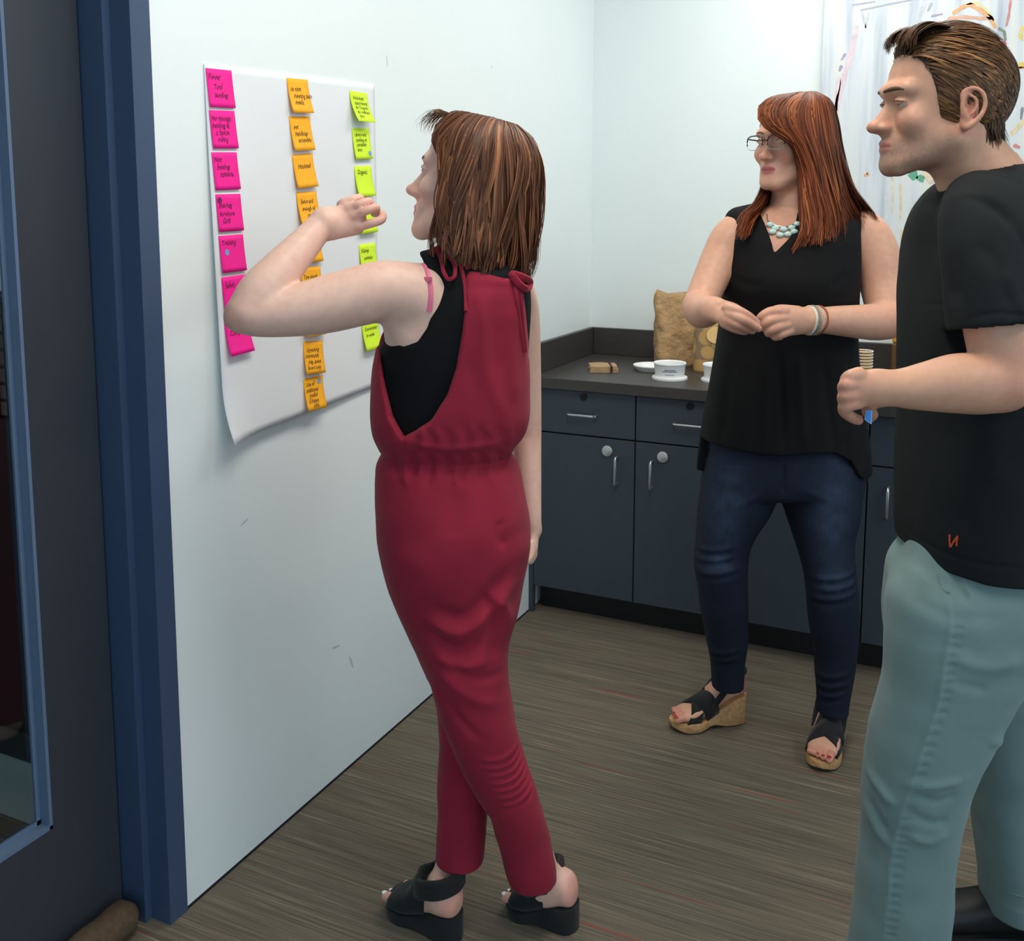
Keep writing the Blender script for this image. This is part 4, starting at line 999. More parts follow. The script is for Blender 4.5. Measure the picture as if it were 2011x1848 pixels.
        U_ = Solid(); U_.loft([(P(x, 0, top(x)+hh-.002), hw_+.0045, hh+.0045) for x, hw_, hh in st if x > .2]+[(P(.945, 0, top(1)+.011), .026, .014)], s, ZV-f*f.dot(ZV), f, 0.006, '+', 2.3, 0.010)
        U_.func(lambda X: -(((X-P(.40, 0, 0))@vnorm(f*1.0-ZV*0.55))), [-9]*3, [9]*3, 0.006, '-') if False else U_.func(lambda X: ((X-P(.40, 0, top(.4)))@vnorm(f*1.0+ZV*0.35)), [-9]*3, [9]*3, 0.006, '-')
        for dz in (-.010, .004, .018): q = ax-.20; U_.chain([P(.50+q*.6, .0, top(.5)+sh+.004+dz), P(.40+q*.8, .036, top(.4)+sh+dz), P(.24+q, .041, top(.24)+sh+dz), P(.08+q, .033, top(.1)+sh+.004+dz), P(.01+q, 0, top(.06)+sh+.006+dz), P(.08+q, -.033, top(.1)+sh+.004+dz), P(.24+q, -.041, top(.24)+sh+dz), P(.40+q*.8, -.036, top(.4)+sh+dz), P(.50+q*.6, 0, top(.5)+sh+.004+dz)], [.0072]*9, .006)
        U_.chain([P(.46, .0, top(.46)+.045), P(.50, 0, top(.5)+.056), P(.50, 0, top(.5)+sh+.010)], [.030, .022, .012], .015)
        solid_obj('shoe_upper', U_, 0.003, black, root, 2)
# ------------------------------------------------------------------ person in the red jumpsuit
def woman_red():
    base = on_z(970, 1830, 0.0); root = empty('person', (base[0], base[1], 0.0))
    tag(root, 'woman in a dark red jumpsuit over a black top, one arm raised to the notes', 'person')
    SK = rgb(226, 187, 168); BLU = rgb(214, 138, 122); LIP = rgb(186, 104, 104)
    a = math.radians(12); t = math.radians(11)
    Fh = -RV*math.cos(a)+FV*math.sin(a); F = Fh*math.cos(t)+ZV*math.sin(t); U = -Fh*math.sin(t)+ZV*math.cos(t)
    H = Head(at(921, 347, 1.86), F, U, 0.97, zup=0.88, zdn=1.10, nose=0.85, jaw=0.94)
    B = Solid(); H.solid(B); H.lids(B); H.ear(B, 1); H.ear(B, -1)
    B.cone(H.p(0, -.022, -.05), at(935, 520, 1.86), 0.050, 0.055, 0.02)
    tors = [(500, 880, 1005, 1.865, .045), (520, 850, 1032, 1.86, .085), (560, 828, 1038, 1.86, .108), (600, 806, 1040, 1.86, .118), (640, 768, 1038, 1.86, .12), (700, 747, 1034, 1.86, .12), (760, 744, 1030, 1.86, .115), (820, 748, 1022, 1.86, .11), (880, 760, 996, 1.86, .10)]
    B.loft(rows(tors, -0.005), k=0.02, n=2.4)
    limb(B, [(880, 560, 1.83, 50), (825, 574, 1.795, 58), (755, 571, 1.775, 60), (700, 583, 1.76, 59), (640, 598, 1.745, 57), (570, 612, 1.725, 50), (505, 620, 1.71, 42), (482, 618, 1.705, 36)], 0.02)
    limb(B, [(800, 640, 1.80, 46), (830, 600, 1.80, 50)], 0.03)
    limb(B, [(484, 612, 1.70, 38), (512, 575, 1.72, 45), (545, 538, 1.745, 42), (590, 488, 1.785, 34), (622, 452, 1.815, 28), (638, 437, 1.825, 28)], 0.010)
    B.ell(at(466, 626, 1.70), np.stack([RV, FV, ZV]), (px(24, 1.7), px(26, 1.7), px(24, 1.7)), 0.012)
    # hand: back of the hand towards us, fingers curling away
    hw = 1.83
    B.cone(at(640, 437, hw), at(690, 425, 1.845), px(27, hw), px(26, hw), 0.012, flat=(FV, 0.62))
    B.cone(at(655, 447, hw), at(695, 440, 1.845), px(22, hw), px(22, hw), 0.012, flat=(FV, 0.7))
    fing = [[(670, 402, 1.855, 10.5), (692, 393, 1.848, 10), (707, 389, 1.872, 9.2), (705, 399, 1.900, 8.2)],
            [(680, 412, 1.848, 10.5), (705, 402, 1.832, 10), (725, 396, 1.850, 9.5), (722, 407, 1.885, 8.5)],
            [(690, 427, 1.845, 10.5), (716, 415, 1.825, 10), (738, 408, 1.840, 9.5), (735, 419, 1.878, 8.5)],
            [(700, 446, 1.845, 10.5), (728, 439, 1.828, 10), (749, 431, 1.836, 9.8), (750, 420, 1.866, 9), (739, 420, 1.89, 8)]]
    for f in fing: limb(B, [(u, v, h, q*0.90) for u, v, h, q in f], 0.002)
    for (u, v, h) in ((676, 399, 1.846), (686, 409, 1.836), (696, 423, 1.832), (706, 443, 1.834)): B.ell(at(u, v, h), np.stack([RV, FV, ZV]), (.0095, .0085, .0085), .006)
    limb(B, [(665, 425, 1.88, 13), (690, 418, 1.905, 11), (712, 412, 1.915, 10)], 0.008)        # thumb behind the palm
    # hanging far arm
    limb(B, [(1005, 560, 1.93, 40), (1022, 610, 1.965, 37), (1030, 720, 1.985, 33), (1036, 835, 1.99, 28), (1035, 880, 1.985, 29), (1040, 960, 1.96, 24), (1046, 1020, 1.94, 18), (1048, 1040, 1.94, 17)], 0.012)
    B.cone(at(1048, 1040, 1.94), at(1044, 1075, 1.925), px(16, 1.94), px(17, 1.94), 0.008, flat=(RV, 0.75))
    for du, dh in ((-10, -0.02), (-5, 0.0), (0, 0.02), (5, 0.035)): limb(B, [(1044+du*0.3, 1068, 1.925+dh, 9), (1046+du*0.4, 1088, 1.915+dh, 8), (1040+du*0.4, 1102, 1.905+dh, 7)], 0.004)
    limb(B, [(1052, 1050, 1.90, 9), (1057, 1072, 1.885, 8), (1052, 1086, 1.88, 7)], 0.005)
    headcol = H.color(SK, LIP, BLU)
    def col(V, N):
        c = headcol(V, N); 
        for (u, v, h, r, w) in ((462, 628, 1.68, .03, .5), (690, 415, 1.83, .03, .30), (735, 415, 1.84, .03, .45), (1040, 858, 1.96, .03, .35)):
            d = np.linalg.norm(V-at(u, v, h), axis=1); ww = (w*np.exp(-(d/r)**2))[:, None]; c = c*(1-ww)+np.array(BLU[:3])*ww
        return c
    body = solid_obj('body', B, 0.0027, skin_mat('skin_fair'), root, 2, None, col); body['label'] = 'fair skinned head, arms and ankles'
    H.eyes(root, rgb(70, 80, 70), gaze=(0, 1, 0.05))
    # ---- eyebrow
    H.brows(B, root, mat('brow_brown', rgb(96, 66, 50), 0.8))
    # ---- black sleeveless top
    T = Solid(); T.loft(rows(tors, 0.003), k=0.012, n=2.4)
    T.cone(at(935, 500, 1.86), at(938, 530, 1.86), 0.062, 0.075, 0.02)
    T.cone(at(880, 530, 1.83), at(838, 535, 1.81), 0.045, 0.040, 0.03)
    cut_poly(T, [(690, 470), (806, 488), (826, 512), (843, 552), (848, 600), (839, 643), (820, 671), (792, 680), (768, 662), (748, 634), (690, 660)], 1.75, 1.2, 1.86, 0.008)
    cut_poly(T, [(1034, 600), (1037, 690), (1110, 700), (1110, 500), (1045, 520)], 1.95, 1.86, 2.3, 0.008)
    f0 = at(935, 488, 1.86); T.cone(at(935, 380, 1.86), at(931, 500, 1.86), 0.054, 0.056, 0.004, '-')
    solid_obj('black_top', T, 0.0032, mat('black_jersey', rgb(11, 11, 14), 0.8, spec=0.2, bump=(300, 0.15, 0.001)), root, 2)
    # ---- red jumpsuit
    R = Solid()
    up = [(505, 880, 1010, 1.87, .05), (520, 862, 1036, 1.865, .09), (560, 834, 1042, 1.86, .118), (600, 800, 1043, 1.86, .13), (640, 757, 1041, 1.86, .135), (700, 737, 1040, 1.86, .138), (760, 731, 1041, 1.86, .140), (820, 732, 1039, 1.86, .138), (850, 738, 1028, 1.86, .132), (868, 746, 1014, 1.86, .122), (886, 755, 1002, 1.86, .112)]
    R.loft(rows(up, 0.0), k=0.004, n=2.4, cap=0.01)
    cut_poly(R, [(912, 500), (915, 590), (909, 650), (897, 720), (878, 775), (847, 823), (793, 862), (768, 822), (752, 762), (741, 705), (725, 690), (700, 640), (700, 440), (900, 440)], 1.75, 1.2, 1.87, 0.008)
    cut_poly(R, [(1027, 545), (1034, 600), (1040, 660), (1038, 695), (1090, 700), (1090, 500), (1030, 500)], 1.90, 1.6, 2.3, 0.008)
    cut_poly(R, [(840, 400), (840, 470), (905, 512), (950, 530), (992, 542), (1030, 536), (1080, 530), (1080, 400)], 1.82, 1.2, 2.3, 0.008)
    lo_ = [(878, 757, 998, 1.86, .110), (892, 750, 1004, 1.86, .116), (905, 744, 1012, 1.86, .124), (930, 741, 1022, 1.86, .132), (960, 740, 1030, 1.86, .140), (1010, 741, 1040, 1.86, .150), (1050, 744, 1043, 1.86, .152), (1100, 753, 1038, 1.86, .146), (1150, 767, 1027, 1.86, .135), (1200, 786, 1014, 1.86, .122), (1250, 808, 1000, 1.86, .108), (1300, 830, 985, 1.86, .095), (1330, 842, 970, 1.87, .08)]
    R.loft(rows(lo_), k=0.006, n=2.3, cap=0.02)
    near = [(1130, 800, 1020, 1.83, .10), (1200, 800, 1008, 1.82, .098), (1270, 822, 996, 1.81, .092), (1330, 846, 999, 1.805, .086), (1400, 866, 1012, 1.805, .080), (1450, 884, 1023, 1.81, .075), (1500, 905, 1036, 1.815, .070), (1550, 932, 1052, 1.825, .066), (1590, 957, 1064, 1.83, .062), (1640, 974, 1078, 1.845, .060), (1690, 990, 1088, 1.855, .058), (1722, 1001, 1093, 1.862, .057)]
    far = [(1180, 810, 960, 1.90, .085), (1260, 825, 965, 1.91, .080), (1340, 845, 968, 1.915, .075), (1420, 861, 965, 1.91, .070), (1490, 863, 962, 1.905, .064), (1560, 859, 960, 1.90, .060), (1620, 857, 957, 1.89, .058), (1684, 856, 950, 1.88, .056)]
    R.loft(rows(near), k=0.015, n=2.2); R.loft(rows(far), k=0.010, n=2.2)
    for (u, v, h, r) in ((1048, 1740, 1.863, 40), (903, 1696, 1.88, 38)):
        R.cone(at(u, v+25, h), at(u-3, v-22, h), px(r+2, h), px(r-4, h), 0.004, '-')
    h_ = 1.74
    folds = [([(940, 560), (950, 640), (960, 740), (1000, 840)], .012, .0035), ([(985, 560), (975, 650), (985, 750)], .014, -.003), ([(1010, 600), (1005, 700), (1015, 800)], .010, .003),
             ([(925, 700), (930, 800), (900, 860)], .012, -.003), ([(800, 866), (870, 878), (990, 872)], .007, .003),
             ([(830, 1210), (900, 1235), (960, 1200), (1010, 1140)], .014, .010), ([(850, 1185), (905, 1205), (960, 1165), (1000, 1120)], .013, -.009), ([(840, 1235), (905, 1268), (955, 1245)], .013, -.010), ([(850, 1280), (910, 1300), (960, 1290)], .011, .006),
             ([(955, 1160), (968, 1230), (972, 1300)], .012, -.008), ([(950, 1150), (990, 1200), (1000, 1240)], .010, .005),
             ([(860, 1310), (910, 1350), (980, 1385)], .012, .005), ([(850, 1330), (900, 1400), (950, 1450)], .010, -.004), ([(880, 1290), (930, 1320), (990, 1330)], .010, -.004),
             ([(980, 1020), (985, 1060), (995, 1075)], .008, -.004), ([(790, 940), (760, 1010)], .01, -.002), ([(965, 930), (990, 1000), (1000, 1060)], .02, .004), ([(900, 960), (890, 1050)], .02, -.003)]
    for i in range(7):                                           # bunched cloth behind the knee
        v0 = 1478+i*17; folds.append(([(945+i*6, v0+10), (990+i*5, v0+12-i), (1040+i*4, v0-12)], .0055, .0032)); folds.append(([(950+i*6, v0+19), (1000+i*5, v0+20-i), (1045+i*4, v0-3)], .005, -.0028))
    for i, u in enumerate(range(775, 1000, 17)):                 # gathers under the waist
        folds.append(([(u, 888), (u+2*math.sin(i*2.1), 915), (u+5*math.sin(i*1.3), 945+14*math.sin(i*1.9))], .0055, .0035*(1 if i % 2 else -1))); folds.append(([(u+6, 884), (u+7, 865), (u+5*math.sin(i), 835)], .006, .0016*(1 if i % 2 else -1)))
    def post(V, N):
        V = fold(V, N, folds, h_); n = hash_noise(V, 9, 5)*0.004+hash_noise(V, 22, 6)*0.0018
        z = V[:, 2]; w = np.clip((1.25-z)*3, 0.25, 1); return V+N*(n*w)[:, None]
    linen = mat('dark_red_linen', rgb(142, 28, 50), 0.8, spec=0.25, noise=(7, 0.10), bump=(260, 0.22, 0.0015), sheen=0.05)
    solid_obj('jumpsuit', R, 0.0037, linen, root, 2, post)
    L0 = np.array(root.location)
    allc = Solid().merge(T).merge(R); allc.ops = [o for o in allc.ops]
    def near_pt(u, v, lift):
        a_ = T.snap(u, v, lift, 1.5, 2.1); b_ = R.snap(u, v, lift, 1.5, 2.1); c_ = B.snap(u, v, lift, 1.5, 2.1)
        return min((a_, b_, c_), key=lambda p: p@FV)
    def cord(pts, r=0.0036, name='strap_cord'): return MB().tube(resample([near_pt(p[0], p[1], 0.003+(p[2] if len(p) > 2 and p[2] < 1 else 0))-L0 for p in pts], 36), r, 8, flat=0.6, nrm=FV).build(name, linen, root, True)
    cord([(858, 492), (864, 503, .004), (868, 520, .006), (873, 538, .008), (881, 549, .008), (890, 546, .008), (894, 530, .008), (888, 512, .006), (876, 500, .004), (864, 493)])
    cord([(850, 494), (858, 490), (878, 495, .003), (898, 511, .003), (908, 535), (914, 570), (915, 610)])
    cord([(858, 490), (880, 503), (905, 519), (922, 526)], 0.006)
    cord([(1004, 538), (1014, 540, .012), (1030, 546, .018), (1040, 556, .015), (1036, 566, .015), (1022, 560, .014), (1008, 545, .008)], 0.007)
    cord([(1006, 542), (1013, 575, .002), (1020, 630, .002), (1028, 690, .002)], 0.004); cord([(1008, 543), (1020, 580, .002), (1027, 640, .002), (1032, 692, .002)], 0.003)
    MB().ball(near_pt(1008, 542, 0.006)-L0, 0.010).build('strap_knot', linen, root, True); MB().ball(near_pt(860, 492, 0.006)-L0, 0.008).build('strap_knot', linen, root, True)
    pk = mat('pink_strap', rgb(226, 110, 140), 0.45)
    MB().tube(resample([near_pt(u, v, 0.0015)-L0 for u, v in ((830, 520), (838, 535), (844, 558), (845, 585), (842, 612))], 24), 0.0055, 8, flat=0.35, nrm=FV).build('bra_strap', pk, root, True)
    MB().box((-.0075, -.002, -.004), (.0075, .002, .004), .0008, Matrix.Translation(Vector(near_pt(841, 548, 0.005)-L0))).build('strap_slider', pk, root)
    # ---- pocket opening
    # ---- hair: shoulder length bob
    r = np.random.default_rng(4); C0 = H.p(0, -.012, .02)
    hb = Solid(); hb.loft([(H.p(0, -.018, z), H.sc*x, H.sc*y) for z, x, y in ((.117, .024, .032), (.106, .050, .062), (.085, .076, .090), (.04, .086, .102), (-.01, .088, .104), (-.06, .088, .103), (-.11, .086, .100), (-.15, .078, .092))], H.S, H.F, H.U, 0.01, n=2.1, cap=0.015)
    def face_cut(P):
        q = H.loc(P); line = np.interp(q[:, 2], [-.17, -.12, -.07, 0, .04, .062, .08, .10], [-.034, -.018, -.006, .006, .020, .038, .066, .086]); return (line-q[:, 1])*H.sc
    hb.func(face_cut, [-9]*3, [9]*3, 0.010, '-')
    solid_obj('hair_mass', hb, 0.004, mat('hair_under', rgb(58, 32, 20), 0.6, noise=(60, 0.3, (1, 1, 0.15))), root, 2)
    guides = []
    for phi in np.linspace(24, 336, 36):
        p = math.radians(phi); sx, cy = math.sin(p), math.cos(p)
        g = [H.p(.004*sx+.010, -.02+.055*cy, .131-.006*max(0, -cy)), H.p(.030*sx+.008, -.018+.070*cy, .128-.012*max(0, -cy))]
        for z, k in ((.100, .80), (.065, .97), (.03, 1.03), (-.02, 1.05), (-.07, 1.06), (-.12, 1.05), (-.172, 0.96)):
            yy = -.018+(.117 if cy > 0 else .108)*cy*k
            lim = np.interp(z, [-.17, -.12, -.07, 0, .04, .062, .08, .10], [-.022, -.006, .006, .018, .030, .050, .082, .098])
            x = .094*sx*k
            if yy > lim: x = x+math.copysign(.010*min(1, (yy-lim)/.04), sx); yy = lim
            g.append(H.p(x, yy, z))
        g[-1] = g[-1]+H.U*H.sc*(.010+.032*max(0, min(1, (cy+.40)/.6))); g[-2] = g[-2]+H.U*H.sc*(.015*max(0, min(1, (cy+.40)/.6)))
        guides.append(g)
    ctr = lambda S_: C0+((S_-C0)@H.U)[..., None]*H.U
    ctr2 = lambda S_: C0+np.minimum((S_-C0)@H.U, 0)[..., None]*H.U
    cv = strands(guides, 4600, 22, r, 0.0024, 0.0026, ctr, (0.91, 1.06), 0.15, 280, 0.009, 0.016)
    ribbons('hair', root, M_hair, cv, r.uniform(.0010, .0024, len(cv)), hair_cols(len(cv), rgb(92, 56, 38), 0.32, r, rgb(134, 86, 56), 0.30), ctr2)
    # wisps over the forehead
    gw = [[H.p(x, .05+.01*math.cos(x*20), .122), H.p(x*1.1, .078, .122), H.p(x*1.2+.005, .092, .108), H.p(x*1.3+.01, .097, .088), H.p(x*1.4+.012, .094, .066)] for x in np.linspace(-.035, .05, 8)]
    cw = strands(gw, 60, 14, r, 0.004, 0.004, None, (1, 1), 0.3)
    ribbons('fringe_wisps', root, M_hair, cw, r.uniform(.0006, .0012, len(cw)), hair_cols(len(cw), rgb(128, 100, 76), 0.3, r), ctr)
    # ---- shoes
    for toe, heel, ank, ax, sh, sz in (((768, 1772), (902, 1849), (879, 1706, 1.872), .22, (902, 1620, 1.89), .062), ((998, 1774), (1134, 1826), (1072, 1712, 1.868), .46, (1035, 1620, 1.84), .044)):
        foot_shoe(root, on_z(heel[0], heel[1], 0.0), on_z(toe[0], toe[1], 0.0), at(*ank), 0.052, 0.022, 'bootie', SK, BLU, rgb(238, 238, 236), ax, at(*sh), sz)
    return root
# ------------------------------------------------------------------ person in the black sleeveless top and jeans
def woman_jeans():
    base = on_z(1500, 1470, 0.0); root = empty('person', (base[0], base[1], 0.0)); L0 = np.array(root.location)
    tag(root, 'red-haired woman with glasses in a black sleeveless top and jeans, hands together', 'person')
    SK = rgb(212, 164, 138); BLU = rgb(200, 116, 100); LIP = rgb(176, 84, 88)
    a = math.radians(52); F = -RV*math.sin(a)-FV*math.cos(a); U = vnorm(ZV+0.04*F)
    H = Head(at(1551, 279, 2.55), F, U, 0.96, zup=0.95, zdn=1.0, nose=0.85, jaw=1.06)
    B = Solid(); H.solid(B); H.lids(B, 0.42); H.ear(B, 1)
    B.chain([H.p(0, -.022, -.045), at(1556, 385, 2.555), at(1553, 440, 2.57)], [0.055, 0.053, 0.066], 0.02)
    B.ell(H.p(0, .03, -.104), H.ax(), (.040, .035, .018), 0.02)
    tors = [(402, 1515, 1608, 2.58, .045), (414, 1464, 1662, 2.575, .075), (430, 1440, 1684, 2.57, .093), (460, 1427, 1686, 2.56, .112), (500, 1421, 1685, 2.555, .125), (550, 1416, 1682, 2.55, .138), (600, 1419, 1680, 2.55, .130), (650, 1413, 1678, 2.555, .126), (700, 1406, 1679, 2.555, .126), (760, 1396, 1685, 2.555, .130), (820, 1385, 1694, 2.555, .136), (880, 1376, 1701, 2.555, .140), (955, 1368, 1708, 2.555, .142)]
    B.loft(rows(tors[:9], -0.006), k=0.02, n=2.4)
    limb(B, [(1462, 445, 2.57, 34), (1436, 466, 2.555, 38), (1416, 505, 2.54, 38), (1395, 550, 2.51, 35), (1378, 590, 2.475, 33), (1374, 603, 2.45, 33)], 0.012)
    limb(B, [(1374, 604, 2.45, 33), (1378, 611, 2.41, 34), (1388, 612, 2.36, 30), (1396, 609, 2.31, 26), (1404, 608, 2.29, 25)], 0.008)
    B.cone(at(1402, 609, 2.29), at(1432, 620, 2.255), px(25, 2.28), px(24, 2.26), 0.010, flat=(vnorm(ZV*0.6-FV*0.8), 0.62))
    for g in ([(1428, 604, 2.25, 10.5), (1452, 611, 2.235, 9.5), (1472, 622, 2.24, 8.5), (1487, 634, 2.25, 7)], [(1430, 616, 2.245, 10.5), (1456, 627, 2.225, 9.5), (1476, 638, 2.235, 8.5), (1490, 646, 2.245, 7)],
              [(1428, 628, 2.245, 10), (1450, 638, 2.230, 9), (1466, 646, 2.245, 8), (1478, 650, 2.262, 7)], [(1422, 636, 2.25, 9), (1440, 645, 2.245, 8.2), (1455, 650, 2.255, 7.5), (1464, 652, 2.27, 6.5)],
              [(1412, 598, 2.275, 11), (1440, 604, 2.29, 9.5), (1462, 616, 2.30, 8)]): limb(B, g, 0.003)
    limb(B, [(1668, 440, 2.58, 36), (1700, 462, 2.565, 44), (1720, 505, 2.55, 46), (1733, 560, 2.53, 43), (1741, 610, 2.495, 39), (1742, 628, 2.47, 37)], 0.012)
    limb(B, [(1742, 629, 2.47, 37), (1722, 632, 2.45, 37), (1690, 632, 2.425, 34), (1650, 630, 2.39, 30), (1618, 629, 2.365, 26.5), (1590, 629, 2.345, 26)], 0.008)
    B.cone(at(1592, 629, 2.345), at(1545, 632, 2.315), px(26, 2.34), px(29, 2.32), 0.010, flat=(FV, 0.66))
    for g in ([(1540, 612, 2.305, 11), (1514, 612, 2.29, 10), (1495, 623, 2.29, 9), (1494, 634, 2.31, 8.5), (1508, 636, 2.33, 8)], [(1540, 625, 2.30, 11), (1512, 630, 2.28, 10), (1500, 641, 2.29, 9), (1508, 645, 2.315, 8)],
              [(1544, 638, 2.30, 11), (1520, 645, 2.28, 10), (1509, 653, 2.29, 9), (1520, 655, 2.315, 8)], [(1550, 650, 2.305, 10), (1532, 657, 2.29, 9.5), (1522, 661, 2.30, 8.5), (1532, 661, 2.32, 7.5)],
              [(1566, 612, 2.34, 12), (1530, 608, 2.345, 10), (1506, 618, 2.335, 9), (1492, 630, 2.325, 8)]): limb(B, g, 0.003)
    hc = H.color(SK, LIP, BLU)
    def col(V, N):
        c = hc(V, N)
        for (u, v, h, r, w) in ((1740, 640, 2.44, .04, .4), (1370, 605, 2.42, .035, .35), (1515, 635, 2.29, .03, .30), (1470, 635, 2.24, .03, .30), (1530, 450, 2.45, .05, .3)):
            d = np.linalg.norm(V-at(u, v, h), axis=1); ww = (w*np.exp(-(d/r)**2))[:, None]; c = c*(1-ww)+np.array(BLU[:3])*ww
        return c
    body = solid_obj('body', B, 0.0030, skin_mat('skin_fair'), root, 2, None, col); body['label'] = 'fair skinned face, neck and bare arms'
    H.eyes(root, rgb(74, 92, 96), gaze=(0.05, 1, -0.02))
    H.brows(B, root, mat('brow_auburn', rgb(110, 62, 42), 0.8))
    # glasses
    dark = mat('spectacle_frame', rgb(44, 36, 38), 0.3); clr = mat('spectacle_clear', rgb(170, 176, 176), 0.2)
    lens_m = bpy.data.materials.new('spectacle_lens'); lens_m.use_nodes = True; LN = lens_m.node_tree.nodes; LL = lens_m.node_tree.links
    tr = LN.new('ShaderNodeBsdfTransparent'); gl = LN.new('ShaderNodeBsdfGlossy'); gl.inputs['Roughness'].default_value = 0.03; mx = LN.new('ShaderNodeMixShader'); mx.inputs[0].default_value = 0.015
    LL.new(tr.outputs[0], mx.inputs[1]); LL.new(gl.outputs[0], mx.inputs[2]); LL.new(mx.outputs[0], LN['Material Output'].inputs[0])
    for e in (-1, 1):
        def lp(t):
            x = .0335+.0255*math.copysign(abs(math.cos(t))**.6, math.cos(t)); z = -.005+.0185*math.copysign(abs(math.sin(t))**.7, math.sin(t)); return H.p(e*x, .1020-.10*max(0, x-.02)**1.3*1.6, z)-L0
        tsu = np.linspace(-0.25, math.pi+0.25, 24); tsd = np.linspace(math.pi+0.2, 2*math.pi-0.2, 20)
        MB().tube([lp(t) for t in tsu], 0.0016, 8).build('rim', dark, root, True); MB().tube([lp(t) for t in tsd], 0.0009, 8).build('lower_rim', clr, root, True)
        ring = [lp(t) for t in np.linspace(0, 2*math.pi, 32, endpoint=False)]
        V = [np.mean(ring, 0)]+ring; o = link('lens', mesh_np('lens', V, [(0, k+1, (k+1) % 32+1) for k in range(32)]), lens_m, root); md = o.modifiers.new('s', 'SOLIDIFY'); md.thickness = 0.0010
        MB().tube([H.p(e*.0585, .0905, .006)-L0, H.p(e*.070, .080, .007)-L0, H.p(e*.079, .03, .006)-L0, H.p(e*.080, -.01, .002)-L0], 0.0019, 8).build('temple_arm', dark, root, True)
    MB().tube([H.p(x, y, z)-L0 for x, y, z in ((-.009, .1015, -.001), (0, .1035, .002), (.009, .1015, -.001))], 0.0018, 8).build('bridge', dark, root, True)
    # black sleeveless top
    T = Solid(); T.loft(rows(tors, 0.002), k=0.010, n=2.4)
    T.cone(at(1500, 425, 2.575), at(1452, 434, 2.57), 0.040, 0.036, 0.03); T.cone(at(1610, 425, 2.575), at(1672, 432, 2.575), 0.042, 0.040, 0.03)
    cut_poly(T, [(1330, 380), (1438, 405), (1428, 440), (1419, 480), (1417, 540), (1414, 560), (1330, 600)], 2.53, 2.0, 2.9, 0.006)
    cut_poly(T, [(1800, 380), (1700, 402), (1690, 430), (1684, 480), (1684, 560), (1682, 590), (1800, 600)], 2.53, 2.0, 2.9, 0.006)
    cut_poly(T, [(1500, 380), (1508, 432), (1519, 498), (1560, 458), (1592, 380)], 2.45, 2.0, 2.56, 0.004)
    cut_poly(T, [(1350, 858), (1378, 866), (1394, 882), (1450, 889), (1530, 895), (1590, 890), (1640, 891), (1672, 908), (1690, 938), (1702, 948), (1760, 948), (1760, 1020), (1330, 1020)], 2.43, 1.9, 2.56, 0.004)
    cut_poly(T, [(1330, 905), (1760, 940), (1760, 1100), (1330, 1100)], 2.65, 2.55, 3.2, 0.004)
    T.cone(at(1556, 340, 2.555), at(1553, 418, 2.56), 0.050, 0.058, 0.004, '-')
    folds = [([(1530, 640), (1535, 760), (1540, 890)], .010, -.007), ([(1510, 700), (1505, 800), (1500, 890)], .010, .006), ([(1570, 690), (1575, 800), (1580, 885)], .012, .006), ([(1450, 700), (1435, 800), (1425, 880)], .012, -.005), ([(1480, 680), (1470, 780), (1465, 885)], .010, .004), ([(1620, 700), (1630, 800), (1640, 890)], .012, -.005), ([(1660, 700), (1670, 800), (1680, 900)], .012, .004),
             ([(1430, 530), (1470, 560), (1500, 560)], .012, -.003), ([(1670, 540), (1630, 565)], .012, -.003), ([(1440, 620), (1520, 640), (1600, 640)], .010, -.003)]
    def post(V, N): V = fold(V, N, folds, 2.42); return V+N*(hash_noise(V, 12, 9)*0.002)[:, None]
    solid_obj('sleeveless_top', T, 0.0042, mat('black_crepe', rgb(12, 11, 12), 0.75, spec=0.2, bump=(240, 0.15, 0.001)), root, 2, post)
    # necklace of pale beads
    mint = mat('mint_bead', rgb(200, 226, 218), 0.3, noise=(90, 0.06)); wire = mat('necklace_wire', rgb(150, 150, 150), 0.3, metal=0.8)
    def chest(u, v, lift): p_ = B.snap(u, v, lift, 2.2, 2.8); return p_
    nk = [(1508, 434), (1514, 438), (1524, 443), (1538, 446), (1552, 443), (1562, 438), (1570, 431)]
    top_row = [(1512, 441), (1523, 448), (1539, 450), (1555, 447), (1566, 440)]; low_row = [(1517, 455), (1532, 461), (1547, 460), (1560, 455)]
    MB().tube([chest(u, v, .004)-L0 for u, v in nk], 0.0014, 6).build('necklace_wire', wire, root, True)
    MB().tube([chest(u, v, .004)-L0 for u, v in [(1506, 420), (1508, 434)]], 0.0012, 6).build('necklace_wire', wire, root, True)
    for (u, v) in top_row+low_row: MB().ball(chest(u, v, .006)-L0, (.0098, .0055, .0068), np.stack([RV, FV, ZV]).T).build('bead', mint, root, True)
    # bracelets
    ax = vnorm(at(1590, 629, 2.345)-at(1650, 630, 2.39)); e1 = vnorm(np.cross(ax, ZV)); e2 = np.cross(e1, ax)
    for (u, rr, tr, c, nm) in ((1588, 27.5, .0030, rgb(214, 214, 204), 'bracelet'), (1594, 28, .0034, rgb(140, 134, 120), 'bracelet'), (1599, 28, .0022, rgb(190, 176, 160), 'bracelet'), (1605, 28.5, .0024, rgb(150, 74, 40), 'bracelet')):
        h = 2.345+(u-1590)/60*.045; c0 = at(u, 629, h); R_ = px(rr, h)
        MB().tube([c0+R_*(math.cos(t)*e1*0.95+math.sin(t)*e2)+ax*.004*math.sin(t+u)-L0 for t in np.linspace(0, 2*math.pi, 36, endpoint=False)], tr, 8, closed=True).build(nm, mat('band_%d' % u, c, 0.6, noise=(300, 0.2)), root, True)
    # jeans
    J = Solid()
    J.loft(rows([(850, 1396, 1690, 2.56, .125), (900, 1388, 1692, 2.56, .132), (940, 1382, 1692, 2.56, .130), (965, 1380, 1690, 2.56, .120)]), k=0.01, n=2.5, cap=0.02)
